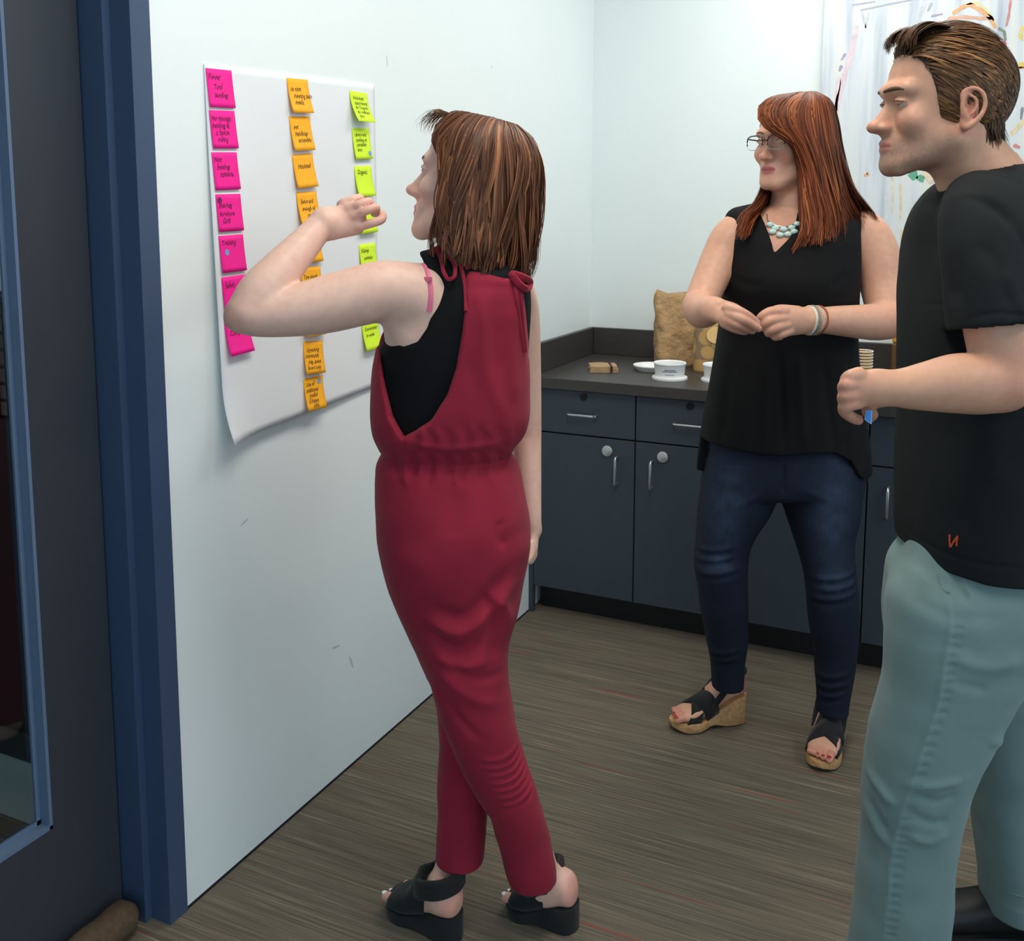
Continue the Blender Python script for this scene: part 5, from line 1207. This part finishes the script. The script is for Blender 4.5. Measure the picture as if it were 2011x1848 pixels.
    J.loft(rows([(900, 1388, 1538, 2.555, .11), (960, 1379, 1528, 2.555, .11), (1000, 1372, 1511, 2.555, .103), (1040, 1368, 1487, 2.555, .090), (1080, 1365, 1471, 2.555, .078), (1110, 1364, 1467, 2.55, .074), (1140, 1368, 1466, 2.555, .072), (1200, 1377, 1468, 2.57, .070), (1260, 1389, 1466, 2.59, .062), (1310, 1396, 1462, 2.605, .054), (1346, 1397, 1459, 2.615, .050)]), k=0.008, n=2.2)
    J.loft(rows([(900, 1530, 1694, 2.55, .11), (960, 1530, 1691, 2.545, .11), (1000, 1541, 1686, 2.54, .103), (1060, 1560, 1674, 2.53, .088), (1110, 1576, 1677, 2.52, .078), (1160, 1585, 1682, 2.52, .074), (1220, 1590, 1684, 2.525, .072), (1290, 1600, 1679, 2.535, .064), (1340, 1604, 1672, 2.54, .056), (1396, 1605, 1664, 2.545, .050)]), k=0.008, n=2.2)
    jf = []
    for (u0, u1, v0) in ((1372, 1440, 1080), (1368, 1440, 1100), (1375, 1450, 1125), (1590, 1680, 1125), (1600, 1680, 1145), (1592, 1680, 1165), (1400, 1460, 1300), (1400, 1458, 1318), (1605, 1668, 1330), (1608, 1665, 1352), (1606, 1664, 1372)):
        jf.append(([(u0, v0+8), ((u0+u1)/2, v0), (u1, v0-10)], .008, .004)); jf.append(([(u0, v0+20), ((u0+u1)/2, v0+12), (u1, v0+2)], .008, -.003))
    jf += [([(1490, 960), (1440, 990)], .01, .004), ([(1560, 950), (1620, 975)], .01, .003), ([(1530, 900), (1528, 960)], .006, -.006)]
    def jpost(V, N): V = fold(V, N, jf, 2.48); return V+N*(hash_noise(V, 14, 2)*0.0022)[:, None]
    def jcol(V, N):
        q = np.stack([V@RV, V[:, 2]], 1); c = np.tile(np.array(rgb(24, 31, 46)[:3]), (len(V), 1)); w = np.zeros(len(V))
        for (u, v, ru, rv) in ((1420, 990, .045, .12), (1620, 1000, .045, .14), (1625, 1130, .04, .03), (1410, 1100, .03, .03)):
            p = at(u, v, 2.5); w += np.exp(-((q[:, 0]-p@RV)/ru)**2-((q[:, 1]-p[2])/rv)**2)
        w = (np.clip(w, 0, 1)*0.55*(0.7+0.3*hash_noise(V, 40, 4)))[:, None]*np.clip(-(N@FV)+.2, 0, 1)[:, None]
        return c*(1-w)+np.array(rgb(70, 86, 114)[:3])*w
    solid_obj('jeans', J, 0.0040, mat('denim', (1, 1, 1, 1), 0.8, spec=0.2, attr='Col', noise=(220, 0.14, (1, 1, 0.25)), bump=(340, 0.2, 0.001)), root, 2, jpost, jcol)
    limbs = ((1410, 1352, 2.62), (1630, 1400, 2.55))
    # shoes
    nail = rgb(170, 40, 56)
    foot_shoe(root, on_z(1462, 1411, 0.0), on_z(1316, 1433, 0.0), at(1428, 1336, 2.612), 0.082, 0.030, 'cork', SK, BLU, nail)
    foot_shoe(root, on_z(1642, 1432, 0.0), on_z(1607, 1519, 0.0), at(1635, 1385, 2.545), 0.082, 0.030, 'cork', SK, BLU, nail)
    # hair
    r = np.random.default_rng(21); C0 = H.p(0, -.012, .02); ctr = lambda S_: C0+((S_-C0)@ZV)[..., None]*ZV
    A = [[(1578, 184, 2.52), (1545, 186, 2.47), (1502, 198, 2.44), (1490, 214, 2.43), (1497, 238, 2.425), (1525, 258, 2.42), (1560, 280, 2.44), (1574, 330, 2.46), (1578, 400, 2.45), (1582, 450, 2.43), (1566, 488, 2.425)],
         [(1582, 182, 2.52), (1555, 186, 2.46), (1518, 202, 2.43), (1508, 222, 2.42), (1518, 244, 2.415), (1550, 266, 2.425), (1576, 310, 2.445), (1588, 380, 2.45), (1597, 440, 2.435), (1588, 482, 2.43)],
         [(1587, 181, 2.52), (1572, 188, 2.45), (1548, 215, 2.42), (1550, 245, 2.415), (1570, 275, 2.425), (1588, 320, 2.44), (1602, 380, 2.45), (1612, 430, 2.44), (1608, 478, 2.43)],
         [(1592, 181, 2.52), (1592, 192, 2.46), (1592, 225, 2.43), (1598, 265, 2.43), (1608, 310, 2.44), (1620, 370, 2.46), (1632, 425, 2.45), (1634, 472, 2.44)],
         [(1598, 181, 2.53), (1615, 192, 2.49), (1626, 230, 2.475), (1634, 280, 2.475), (1642, 330, 2.49), (1654, 385, 2.505), (1668, 430, 2.50), (1672, 462, 2.49)],
         [(1602, 181, 2.55), (1630, 196, 2.53), (1645, 240, 2.54), (1652, 290, 2.545), (1663, 340, 2.555), (1686, 392, 2.57), (1715, 425, 2.565), (1744, 464, 2.55)],
         [(1602, 182, 2.58), (1628, 196, 2.59), (1644, 245, 2.61), (1650, 300, 2.615), (1660, 350, 2.62), (1684, 400, 2.62), (1708, 428, 2.61), (1730, 455, 2.60)],
         [(1596, 183, 2.60), (1606, 196, 2.63), (1615, 250, 2.66), (1620, 310, 2.665), (1625, 370, 2.665), (1630, 420, 2.66), (1632, 450, 2.655)],
         [(1585, 184, 2.61), (1575, 198, 2.65), (1572, 250, 2.68), (1572, 310, 2.68), (1570, 370, 2.675), (1566, 420, 2.67), (1560, 450, 2.665)],
         [(1570, 185, 2.59), (1535, 200, 2.63), (1520, 250, 2.65), (1515, 310, 2.65), (1512, 360, 2.64), (1500, 410, 2.62), (1480, 440, 2.60)],
         [(1562, 186, 2.57), (1515, 200, 2.58), (1498, 245, 2.60), (1500, 310, 2.60), (1502, 365, 2.57), (1488, 408, 2.50), (1464, 440, 2.46), (1456, 468, 2.45)],
         [(1558, 187, 2.55), (1506, 204, 2.55), (1496, 245, 2.575), (1501, 310, 2.585), (1503, 360, 2.565), (1485, 405, 2.50), (1455, 436, 2.46), (1446, 462, 2.455)]]
    A = [[at(*p) for p in gg] for gg in A]
    hm = Solid()
    hm.ell(H.p(0, -.020, .026), H.ax(), (.078, .097, .092), 0.01)
    for gg in A[2:]:
        q = resample(gg, 12); hm.chain([ctr(p)*0.14+p*0.86 for p in q[3:-1]], [.015]*7+[.010], 0.012)
    def fc(P):
        q = H.loc(P); line = np.interp(q[:, 2], [-.2, -.10, -.03, .02, .05, .08], [-.02, .0, .018, .03, .045, .075]); return np.where(np.abs(q[:, 0]) < .078, (line-q[:, 1])*H.sc, 1.0)
    hm.func(fc, [-9]*3, [9]*3, 0.006, '-')
    solid_obj('hair_mass', hm, 0.005, mat('hair_under_red', rgb(70, 30, 16), 0.6, noise=(60, 0.3, (1, 1, 0.15))), root, 2)
    cv = strands(A, 6500, 22, r, 0.0022, 0.0022, ctr, (0.90, 1.01), 0.10, 420, 0.005, 0.006)
    ribbons('hair', root, M_hair, cv, r.uniform(.0011, .0025, len(cv)), hair_cols(len(cv), rgb(104, 50, 26), 0.30, r, rgb(146, 80, 44), 0.30), lambda S_: C0+np.minimum((S_-C0)@ZV, 0)[..., None]*ZV)
    return root
# ------------------------------------------------------------------ person in the black T-shirt
def man():
    base = on_z(1800, 1930, 0.0); root = empty('person', (base[0], base[1], 0.0)); L0 = np.array(root.location)
    tag(root, 'man in a black T-shirt and grey-green trousers, holding a blue-tipped strip', 'person')
    SK = rgb(204, 156, 128); BLU = rgb(192, 110, 92); LIP = rgb(184, 112, 104)
    F = vnorm(-RV*0.998-FV*0.03+ZV*0.01); U = vnorm(ZV-0.02*RV)
    H = Head(at(1848, 204, 1.70), F, U, 0.97, zup=0.98, zdn=1.0, nose=0.84, jaw=1.08, male=True, long=1.08)
    B = Solid(); H.solid(B); H.lids(B, 0.16); H.ear(B, 1); H.ear(B, -1)
    for e in (-1, 1): B.cone(H.p(e*.010, .086, .020), H.p(e*.040, .074, .021), .0075, .006, .014)
    B.chain([H.p(0, -.012, -.045), at(1905, 320, 1.70), at(1945, 390, 1.70)], [0.058, 0.062, 0.075], 0.025)
    limb(B, [(1922, 450, 1.59, 50), (1930, 480, 1.545, 60), (1945, 540, 1.525, 64), (1958, 640, 1.505, 63), (1970, 715, 1.495, 60), (1968, 748, 1.49, 58)], 0.015)
    limb(B, [(1966, 752, 1.49, 57), (1925, 754, 1.485, 61), (1880, 753, 1.475, 60), (1830, 758, 1.47, 51), (1785, 762, 1.465, 42), (1745, 762, 1.46, 35), (1722, 762, 1.46, 34)], 0.012)
    B.ell(at(1995, 758, 1.50), np.stack([RV, FV, ZV]), (px(26, 1.5), px(30, 1.5), px(34, 1.5)), 0.02)
    tors = [(318, 1918, 1992, 1.70, .05), (335, 1890, 2022, 1.70, .085), (362, 1856, 2052, 1.70, .135), (400, 1832, 2075, 1.70, .178), (440, 1817, 2085, 1.70, .198), (490, 1806, 2092, 1.70, .205), (545, 1797, 2096, 1.70, .200), (600, 1790, 2095, 1.70, .190), (700, 1786, 2090, 1.70, .182), (800, 1785, 2086, 1.70, .178), (900, 1783, 2085, 1.70, .178), (1000, 1781, 2088, 1.70, .182), (1060, 1783, 2090, 1.70, .184), (1150, 1790, 2092, 1.70, .184)]
    B.loft(rows(tors[2:7], -0.022), k=0.02, n=2.4, cap=0.02)
    # far arm hanging on the other side
    limb(B, [(1935, 440, 1.83, 50), (1945, 500, 1.90, 52), (1950, 620, 1.935, 46), (1950, 730, 1.945, 40), (1945, 790, 1.945, 39), (1930, 880, 1.935, 31), (1915, 950, 1.93, 25)], 0.015)
    B.cone(at(1915, 950, 1.93), at(1908, 1000, 1.925), px(26, 1.93), px(25, 1.93), 0.010, flat=(FV, 0.65))
    for dv, du, dh in ((0, -14, 0), (5, -5, .004), (3, 4, .004), (-4, 13, 0)): limb(B, [(1908+du, 998, 1.925+dh, 9.5), (1902+du, 1030+dv, 1.915+dh, 8.5), (1899+du, 1056+dv, 1.90+dh, 7.5)], 0.003)
    limb(B, [(1893, 968, 1.92, 11), (1884, 1000, 1.905, 10), (1884, 1024, 1.895, 8.5)], 0.005)
    # closed hand
    B.cone(at(1722, 762, 1.46), at(1686, 764, 1.455), px(35, 1.46), px(36, 1.46), 0.012, flat=(FV, 0.70))
    for g in ([(1686, 736, 1.452, 16), (1668, 740, 1.445, 13.5), (1662, 748, 1.46, 12.5), (1672, 752, 1.50, 11.5)], [(1682, 755, 1.45, 16), (1661, 757, 1.44, 14), (1658, 764, 1.46, 13), (1670, 768, 1.50, 12)],
              [(1682, 774, 1.45, 16), (1660, 778, 1.44, 14), (1658, 785, 1.46, 13), (1670, 788, 1.50, 12)], [(1684, 790, 1.452, 15), (1661, 797, 1.443, 13.5), (1659, 808, 1.455, 12.5), (1674, 820, 1.47, 11.5), (1685, 825, 1.475, 10.5)],
              [(1712, 790, 1.462, 15), (1704, 806, 1.475, 12.5), (1714, 814, 1.49, 11), (1708, 822, 1.50, 9)]): limb(B, g, 0.004)
    hc = H.color(SK, LIP, BLU, rgb(120, 96, 84), 0.55)
    def col(V, N):
        c = hc(V, N)
        for (u, v, h, r, w) in ((2000, 760, 1.46, .05, .35), (1660, 770, 1.44, .03, .30), (1690, 820, 1.47, .025, .45)):
            d = np.linalg.norm(V-at(u, v, h), axis=1); ww = (w*np.exp(-(d/r)**2))[:, None]; c = c*(1-ww)+np.array(BLU[:3])*ww
        return c
    body = solid_obj('body', B, 0.0028, skin_mat('skin_fair'), root, 2, None, col); body['label'] = 'fair skinned head with light stubble and bare forearm'
    H.eyes(root, rgb(70, 78, 70), gaze=(0, 1, -0.10))
    H.brows(B, root, mat('brow_dark', rgb(84, 58, 40), 0.8), 1.5)
    # T-shirt
    T = Solid()
    T.loft(rows(tors), k=0.01, n=2.5)
    T.chain([at(1925, 405, 1.60), at(1928, 440, 1.555), at(1941, 530, 1.525), at(1950, 610, 1.51), at(1954, 655, 1.505)], [px(72, 1.6), px(82, 1.55), px(87, 1.52), px(89, 1.51), px(90, 1.5)], 0.03)
    T.chain([at(1930, 420, 1.82), at(1942, 480, 1.895), at(1948, 560, 1.925), at(1950, 640, 1.94)], [px(66, 1.8), px(70, 1.9), px(68, 1.92), px(66, 1.94)], 0.03)
    pc = at(1945, 640, 1.505); nc = vnorm(at(1950, 690, 1.50)-at(1942, 600, 1.51)+0.004*RV)
    T.func(lambda P: np.maximum(-((P-pc)@nc), np.linalg.norm(P-pc, axis=1)-0.100), pc-0.16, pc+0.16, 0.003, '-')
    T.chain([at(1953, 655, 1.505), at(1950, 615, 1.51)], [px(83, 1.5), px(78, 1.5)], 0.003, '-')
    cut_poly(T, [(1760, 1086), (1790, 1096), (1815, 1113), (1850, 1126), (1920, 1132), (2500, 1136), (2500, 1240), (1700, 1240), (1700, 1080)], 1.58, 1.0, 2.4, 0.004)
    T.chain([H.p(0, -.012, -.045), at(1912, 322, 1.70), at(1938, 372, 1.70)], [0.06, 0.066, 0.066], 0.004, '-')
    folds = [([(1905, 380), (1945, 410), (1985, 480), (2005, 560)], .010, -.009), ([(1960, 420), (1990, 500), (2000, 580)], .012, .006), ([(1850, 420), (1845, 500), (1858, 600)], .010, -.008), ([(1868, 395), (1900, 378), (1930, 385)], .006, .003), ([(1830, 650), (1832, 780), (1820, 880)], .014, .004), ([(1900, 830), (1895, 950), (1905, 1080)], .018, -.004), ([(1960, 830), (1965, 960)], .018, .004), ([(1930, 520), (1960, 600), (1985, 630)], .010, .004), ([(1900, 470), (1930, 540), (1940, 600)], .012, -.003), ([(1800, 1075), (1850, 1108), (1920, 1114), (2020, 1116)], .003, -.0022), ([(1868, 622), (1900, 606), (1950, 608), (2011, 622)], .003, -.0018)]
    def post(V, N): V = fold(V, N, folds, 1.52); return V+N*(hash_noise(V, 8, 3)*0.0035+hash_noise(V, 20, 5)*0.0012)[:, None]
    shirt_m = mat('black_cotton', rgb(27, 30, 31), 0.85, spec=0.2, bump=(320, 0.2, 0.001), noise=(6, 0.08))
    solid_obj('t_shirt', T, 0.0042, shirt_m, root, 2, post)
    # the orange mark at the hem
    og = mat('orange_stitch', rgb(206, 82, 48), 0.8)
    def mark(pts): MB().tube([T.snap(u, v, .0015, 1.3, 2.2)-L0 for u, v in pts], 0.0016, 6).build('stitched_mark', og, root, True)
    mark([(1865, 1050), (1865, 1062), (1866, 1074)]); mark([(1867, 1074), (1873, 1064), (1879, 1056)]); mark([(1880, 1053), (1879, 1064), (1879, 1072)])
    # strip held in the hand
    st = MB().prism([at(u, v, 1.452)-L0 for u, v in ((1701, 806), (1713, 806), (1712, 833), (1709, 832), (1698, 824))], FV*0.0012).build('paper_strip', mat('strip_edge', rgb(150, 190, 220), 0.6), None)
    st.location = L0; tag(st, 'small strip of paper with a bright blue face, held in the man\'s fist', 'paper strip')
    MB().prism([at(u, v, 1.4505)-L0 for u, v in ((1703, 807), (1711, 807), (1710, 830), (1708, 829), (1701, 823))], FV*0.0008).build('blue_face', mat('strip_blue', rgb(58, 132, 214), 0.5), st)
    # trousers
    P_ = Solid()
    P_.loft(rows([(1050, 1800, 2080, 1.70, .160), (1085, 1790, 2080, 1.70, .164), (1115, 1768, 2080, 1.70, .170), (1170, 1756, 2074, 1.70, .168), (1230, 1750, 2062, 1.70, .150), (1270, 1752, 2045, 1.70, .12)]), k=0.01, n=2.5, cap=0.02)
    P_.loft(rows([(1050, 1820, 2060, 1.67, .075), (1100, 1795, 2062, 1.655, .088), (1150, 1760, 2062, 1.635, .102), (1230, 1746, 2040, 1.62, .100), (1310, 1741, 2008, 1.615, .095), (1380, 1728, 1978, 1.615, .090), (1450, 1711, 1945, 1.615, .086), (1500, 1703, 1917, 1.62, .083), (1560, 1695, 1893, 1.625, .080), (1620, 1697, 1880, 1.63, .079), (1700, 1688, 1868, 1.635, .077), (1780, 1680, 1861, 1.64, .076), (1850, 1671, 1856, 1.645, .075), (1905, 1665, 1853, 1.65, .075)]), k=0.045, n=2.3)
    P_.loft(rows([(1060, 1795, 2080, 1.76, .09), (1150, 1790, 2080, 1.79, .10), (1300, 1832, 2072, 1.80, .098), (1420, 1882, 2064, 1.815, .09), (1520, 1908, 2058, 1.825, .082), (1600, 1916, 2052, 1.83, .078), (1700, 1930, 2046, 1.835, .075), (1776, 1938, 2042, 1.84, .074)]), k=0.010, n=2.3)
    P_.loft(rows([(1740, 1933, 2050, 1.838, .077), (1778, 1936, 2048, 1.84, .077)]), k=0.003, n=2.3)
    pf = [([(1890, 1135), (1893, 1160), (1900, 1180)], .006, -.006), ([(1770, 1150), (1810, 1160), (1860, 1165)], .010, .004), ([(1800, 1190), (1870, 1210), (1960, 1200)], .012, -.003), ([(1850, 1280), (1930, 1300), (2000, 1285)], .012, .004), ([(1860, 1330), (1930, 1345)], .010, -.003),
          ([(1710, 1540), (1750, 1580), (1765, 1600)], .008, .006), ([(1700, 1570), (1730, 1620), (1758, 1670)], .008, -.006), ([(1705, 1600), (1735, 1650), (1760, 1690)], .008, .005), ([(1780, 1545), (1840, 1540), (1890, 1530)], .009, .005), ([(1780, 1600), (1840, 1620), (1870, 1615)], .009, -.004), ([(1790, 1560), (1850, 1575), (1885, 1560)], .008, -.004), ([(1790, 1650), (1830, 1660), (1868, 1640)], .009, .004), ([(1940, 1450), (1990, 1480), (2011, 1490)], .010, .004)]
    seam = [(1868, 1140), (1862, 1230), (1848, 1300), (1838, 1370), (1812, 1460), (1790, 1540), (1770, 1640), (1763, 1700), (1758, 1780), (1752, 1848), (1750, 1900)]
    pf.append((seam, .0035, .003))
    for i in range(34):                                  # puckers along the outer seam
        t = 0.10+0.86*i/34; k = t*(len(seam)-1); j = int(k); f_ = k-j; u = seam[j][0]*(1-f_)+seam[min(j+1, len(seam)-1)][0]*f_; v = seam[j][1]*(1-f_)+seam[min(j+1, len(seam)-1)][1]*f_
        pf.append(([(u+3, v+2), (u+12, v-1), (u+22, v-4)], .0032, -.0022))
    def ppost(V, N): V = fold(V, N, pf, 1.54); return V+N*(hash_noise(V, 9, 7)*0.003+hash_noise(V, 26, 8)*0.0012)[:, None]
    chino = mat('grey_green_twill', rgb(112, 134, 132), 0.85, spec=0.2, noise=(12, 0.09), bump=(300, 0.2, 0.001), sheen=0.1)
    solid_obj('trousers', P_, 0.0039, chino, root, 2, ppost)
    # pocket edge
    MB().tube([P_.snap(u, v, .0012, 1.3, 2.2)-L0 for u, v in ((1843, 1128), (1845, 1142), (1852, 1158), (1864, 1164))], 0.0022, 6).build('pocket_welt', chino, root, True)
    MB().tube([P_.snap(u, v, .0012, 1.3, 2.2)-L0 for u, v in ((1939, 1742), (1960, 1748), (1990, 1756), (2011, 1762))], 0.0016, 6).build('trouser_cuff', chino, root, True)
    # socks and shoes
    sock = mat('ribbed_sock', rgb(58, 52, 50), 0.95, noise=(200, 0.25, (1, 1, 0.2)), bump=(300, 0.5, 0.002)); shoe_m = mat('black_shoe', rgb(18, 18, 19), 0.55, bump=(200, 0.15, 0.001)); so = mat('shoe_sole', rgb(28, 28, 28), 0.7)
    for (u, v, h, dirv, nm) in ((1775, 1890, 1.66, -RV+0.12*FV, 'near'), (1990, 1790, 1.845, -RV+0.10*FV, 'far')):
        p = at(u, v, h); fl = np.array([p[0], p[1], 0.0]); f = vnorm(np.array([dirv[0], dirv[1], 0])); s = np.cross(ZV, f)
        Q = Solid(); Q.chain([p+ZV*0.06, fl+ZV*0.10, fl+ZV*0.07+f*0.02], [.047, .044, .044], 0.01); solid_obj('sock', Q, 0.004, sock, root, 2)
        E_ = Solid(); st_ = [(-.085, .028, .030), (-.05, .037, .042), (0, .038, .046), (.05, .041, .040), (.10, .046, .032), (.15, .047, .027), (.185, .040, .024), (.205, .026, .019)]
        E_.loft([(fl+f*x+ZV*(0.012+hh), hw, hh) for x, hw, hh in st_], s, ZV, f, 0.008, '+', 2.4, 0.02)
        E_.chain([fl+ZV*0.06-f*0.02, fl+ZV*0.095-f*0.012], [.044, .048], 0.015); E_.chain([fl+ZV*0.075-f*.01, fl+ZV*0.16-f*.01], [.043, .044], .003, '-')
        solid_obj('shoe', E_, 0.004, shoe_m, root, 2)
        G = MB(); G.prism([fl+f*x+s*y+ZV*0.001-L0 for x, y in ((-.092, 0), (-.082, .026), (-.05, .039), (.04, .042), (.11, .05), (.17, .047), (.205, .026), (.214, 0), (.205, -.026), (.17, -.047), (.11, -.05), (.04, -.042), (-.05, -.039), (-.082, -.026))], ZV*0.018).build('sole', so, root)
        if nm == 'far':
            for k in range(4): MB().tube([fl+f*(.03+k*.022)+s*y+ZV*(0.102-k*.010-abs(y)*.35)-L0 for y in np.linspace(-.028, .028, 7)], .003, 6).build('lace', so, root, True)
    # short hair swept back
    r = np.random.default_rng(33)
    c0 = np.array([0, -.014, .026]); rad = np.array([.0795, .1005, .100])
    hm = Solid(); hm.ell(H.p(*c0), H.ax(), (H.sc*.0770, H.sc*.0975*H.long, H.sc*.0975), 0.004)
    sz = np.array(H.st)[::-1]
    hm.loft([(H.p(0, y, z), H.sc*(hx+.0015), H.sc*(hy+.0015)*H.long) for z, y, hx, hy in H.st], H.S, H.F, H.U, 0.004, '+', 2.15)
    NC, NR = np.array([0, -.043, -.042]), np.array([.061, .052, .055])
    hm.ell(H.p(*NC), H.ax(), (H.sc*NR[0], H.sc*NR[1]*H.long, H.sc*NR[2]), 0.012)
    def push(q, m_):
        zc = np.interp(q[..., 2], sz[:, 0], sz[:, 1]); hx = np.interp(q[..., 2], sz[:, 0], sz[:, 2]); hy = np.interp(q[..., 2], sz[:, 0], sz[:, 3])
        rho = ((np.abs(q[..., 0])/hx)**2.15+(np.abs(q[..., 1]-zc)/hy)**2.15)**(1/2.15); f_ = np.where(q[..., 2] < .06, np.maximum(1, (1+m_)/np.maximum(rho, .2)), 1.0)
        out = q.copy(); out[..., 0] = q[..., 0]*f_; out[..., 1] = zc+(q[..., 1]-zc)*f_; return out
    def keep(q):
        x, y, z = np.abs(q[:, 0]), q[:, 1], q[:, 2]
        lim = np.interp(y, [-.12, -.075, -.045, -.032, -.012, .004, .014, .026, .036, .046, .060, .075, .095], [-.085, -.085, -.075, -.045, .020, .020, -.030, -.040, .010, .045, .066, .078, .088])
        return z-lim
    hm.func(lambda P: keep(H.loc(P))*0.7, [-9]*3, [9]*3, 0.005, '-') if False else hm.func(lambda P: -keep(H.loc(P))*0.7+0.003, [-9]*3, [9]*3, 0.004, '*')
    solid_obj('hair_mass', hm, 0.0035, mat('hair_under_brown', rgb(60, 38, 24), 0.6, noise=(70, 0.3)), root, 2)
    n = 5200; d = r.normal(0, 1, (n*4, 3)); d /= np.linalg.norm(d, axis=1)[:, None]; q = push(c0+d*rad, .03); m = keep(q) > 0; q = q[m][:n]; n = len(q); k = 11
    cv = np.zeros((n, k, 3)); p = q.copy(); topness = np.clip((q[:, 2]-.03)/.07, 0, 1); L = (.030+.052*topness)*r.uniform(.75, 1.15, n)
    grp = np.floor(hash_noise(q, 45, 3)*4); rs = np.random.default_rng(5); tw = {g: rs.normal(0, .30, 3) for g in np.unique(grp)}; twv = np.stack([tw[g] for g in grp])+r.normal(0, .16, (n, 3))
    for i in range(k):
        t = i/(k-1)
        lift = 1+(.03+.17*topness*np.clip((q[:, 1]+.03)/.10, .15, 1))*math.sin(min(1, t*1.25)*math.pi*.62)
        e = (p-c0)/rad; e /= np.linalg.norm(e, axis=1)[:, None]; surf = push(c0+e*rad*lift[:, None], .045+.03*math.sin(min(1, t*1.25)*2)); cv[:, i] = surf
        front = np.clip((p[:, 1]-.055)/.03, 0, 1)*topness
        flow = np.stack([np.sign(q[:, 0])*.10+0*front, -1.0+0*front, -.55*(1-topness)-.25*(p[:, 1] < -.04)+.5*front*(t < .4)], 1)+twv*.55
        p = p+flow/np.linalg.norm(flow, axis=1)[:, None]*(L/(k-1))[:, None]
    Wc = H.O+H.sc*(cv[..., :1]*H.S+cv[..., 1:2]*H.long*H.F+(np.where(cv[..., 2:] > 0, cv[..., 2:]*H.zup, cv[..., 2:]*H.zdn))*H.U)
    C0 = H.p(*c0); ctr = lambda S_: np.broadcast_to(C0, S_.shape)
    cols = hair_cols(n, rgb(84, 56, 34), 0.32, r, rgb(124, 86, 52), 0.28); cols *= (0.62+0.38*np.clip((q[:, 2]+.02)/.07, 0, 1))[:, None] if False else 1.0
    ribbons('hair', root, M_hair, Wc, r.uniform(.0009, .0021, n), cols, ctr)
    d2 = r.normal(0, 1, (3000, 3)); d2 /= np.linalg.norm(d2, axis=1)[:, None]; q2 = NC+d2*NR*1.02; q2 = q2[(keep(q2) > .006) & (q2[:, 1] < -.05) & (q2[:, 2] < .0)][:700]; t2 = np.linspace(0, 1, 8)[None, :, None]; n2 = len(q2)
    e2 = (q2-NC)/NR; L2 = r.uniform(.022, .040, (n2, 1, 1)); c2 = q2[:, None]+t2*L2*(np.array([0, -.10, -1.0])+r.normal(0, .12, (n2, 1, 3))); ee = (c2-NC)/NR; nn = np.linalg.norm(ee, axis=2, keepdims=True); c2 = NC+ee/nn*NR*np.maximum(nn, 1.04+.03*t2)
    W2 = H.O+H.sc*(c2[..., :1]*H.S+c2[..., 1:2]*H.long*H.F+c2[..., 2:]*H.U)
    ribbons('nape_hair', root, M_hair, W2, r.uniform(.0009, .0019, n2), hair_cols(n2, rgb(72, 48, 30), 0.3, r), ctr)
    # quiff hanging over the forehead
    gq = [[H.p(x, (1-(x/.09)**2*.45)*y, z) for y, z in ((.020, .121), (.052, .126), (.074, .119), (.0855, .104), (.0840, .086))] for x in np.linspace(-.05, .055, 8)]
    cq = strands(gq, 700, 12, r, 0.002, 0.002, None, (1, 1), 0.30, 40, .003, .003)
    ribbons('quiff', root, M_hair, cq, r.uniform(.0009, .002, len(cq)), hair_cols(len(cq), rgb(70, 46, 28), 0.3, r), ctr)
    # dark hairs along the forearm are too fine to count: short strands
    return root
woman_red()
woman_jeans()
man()
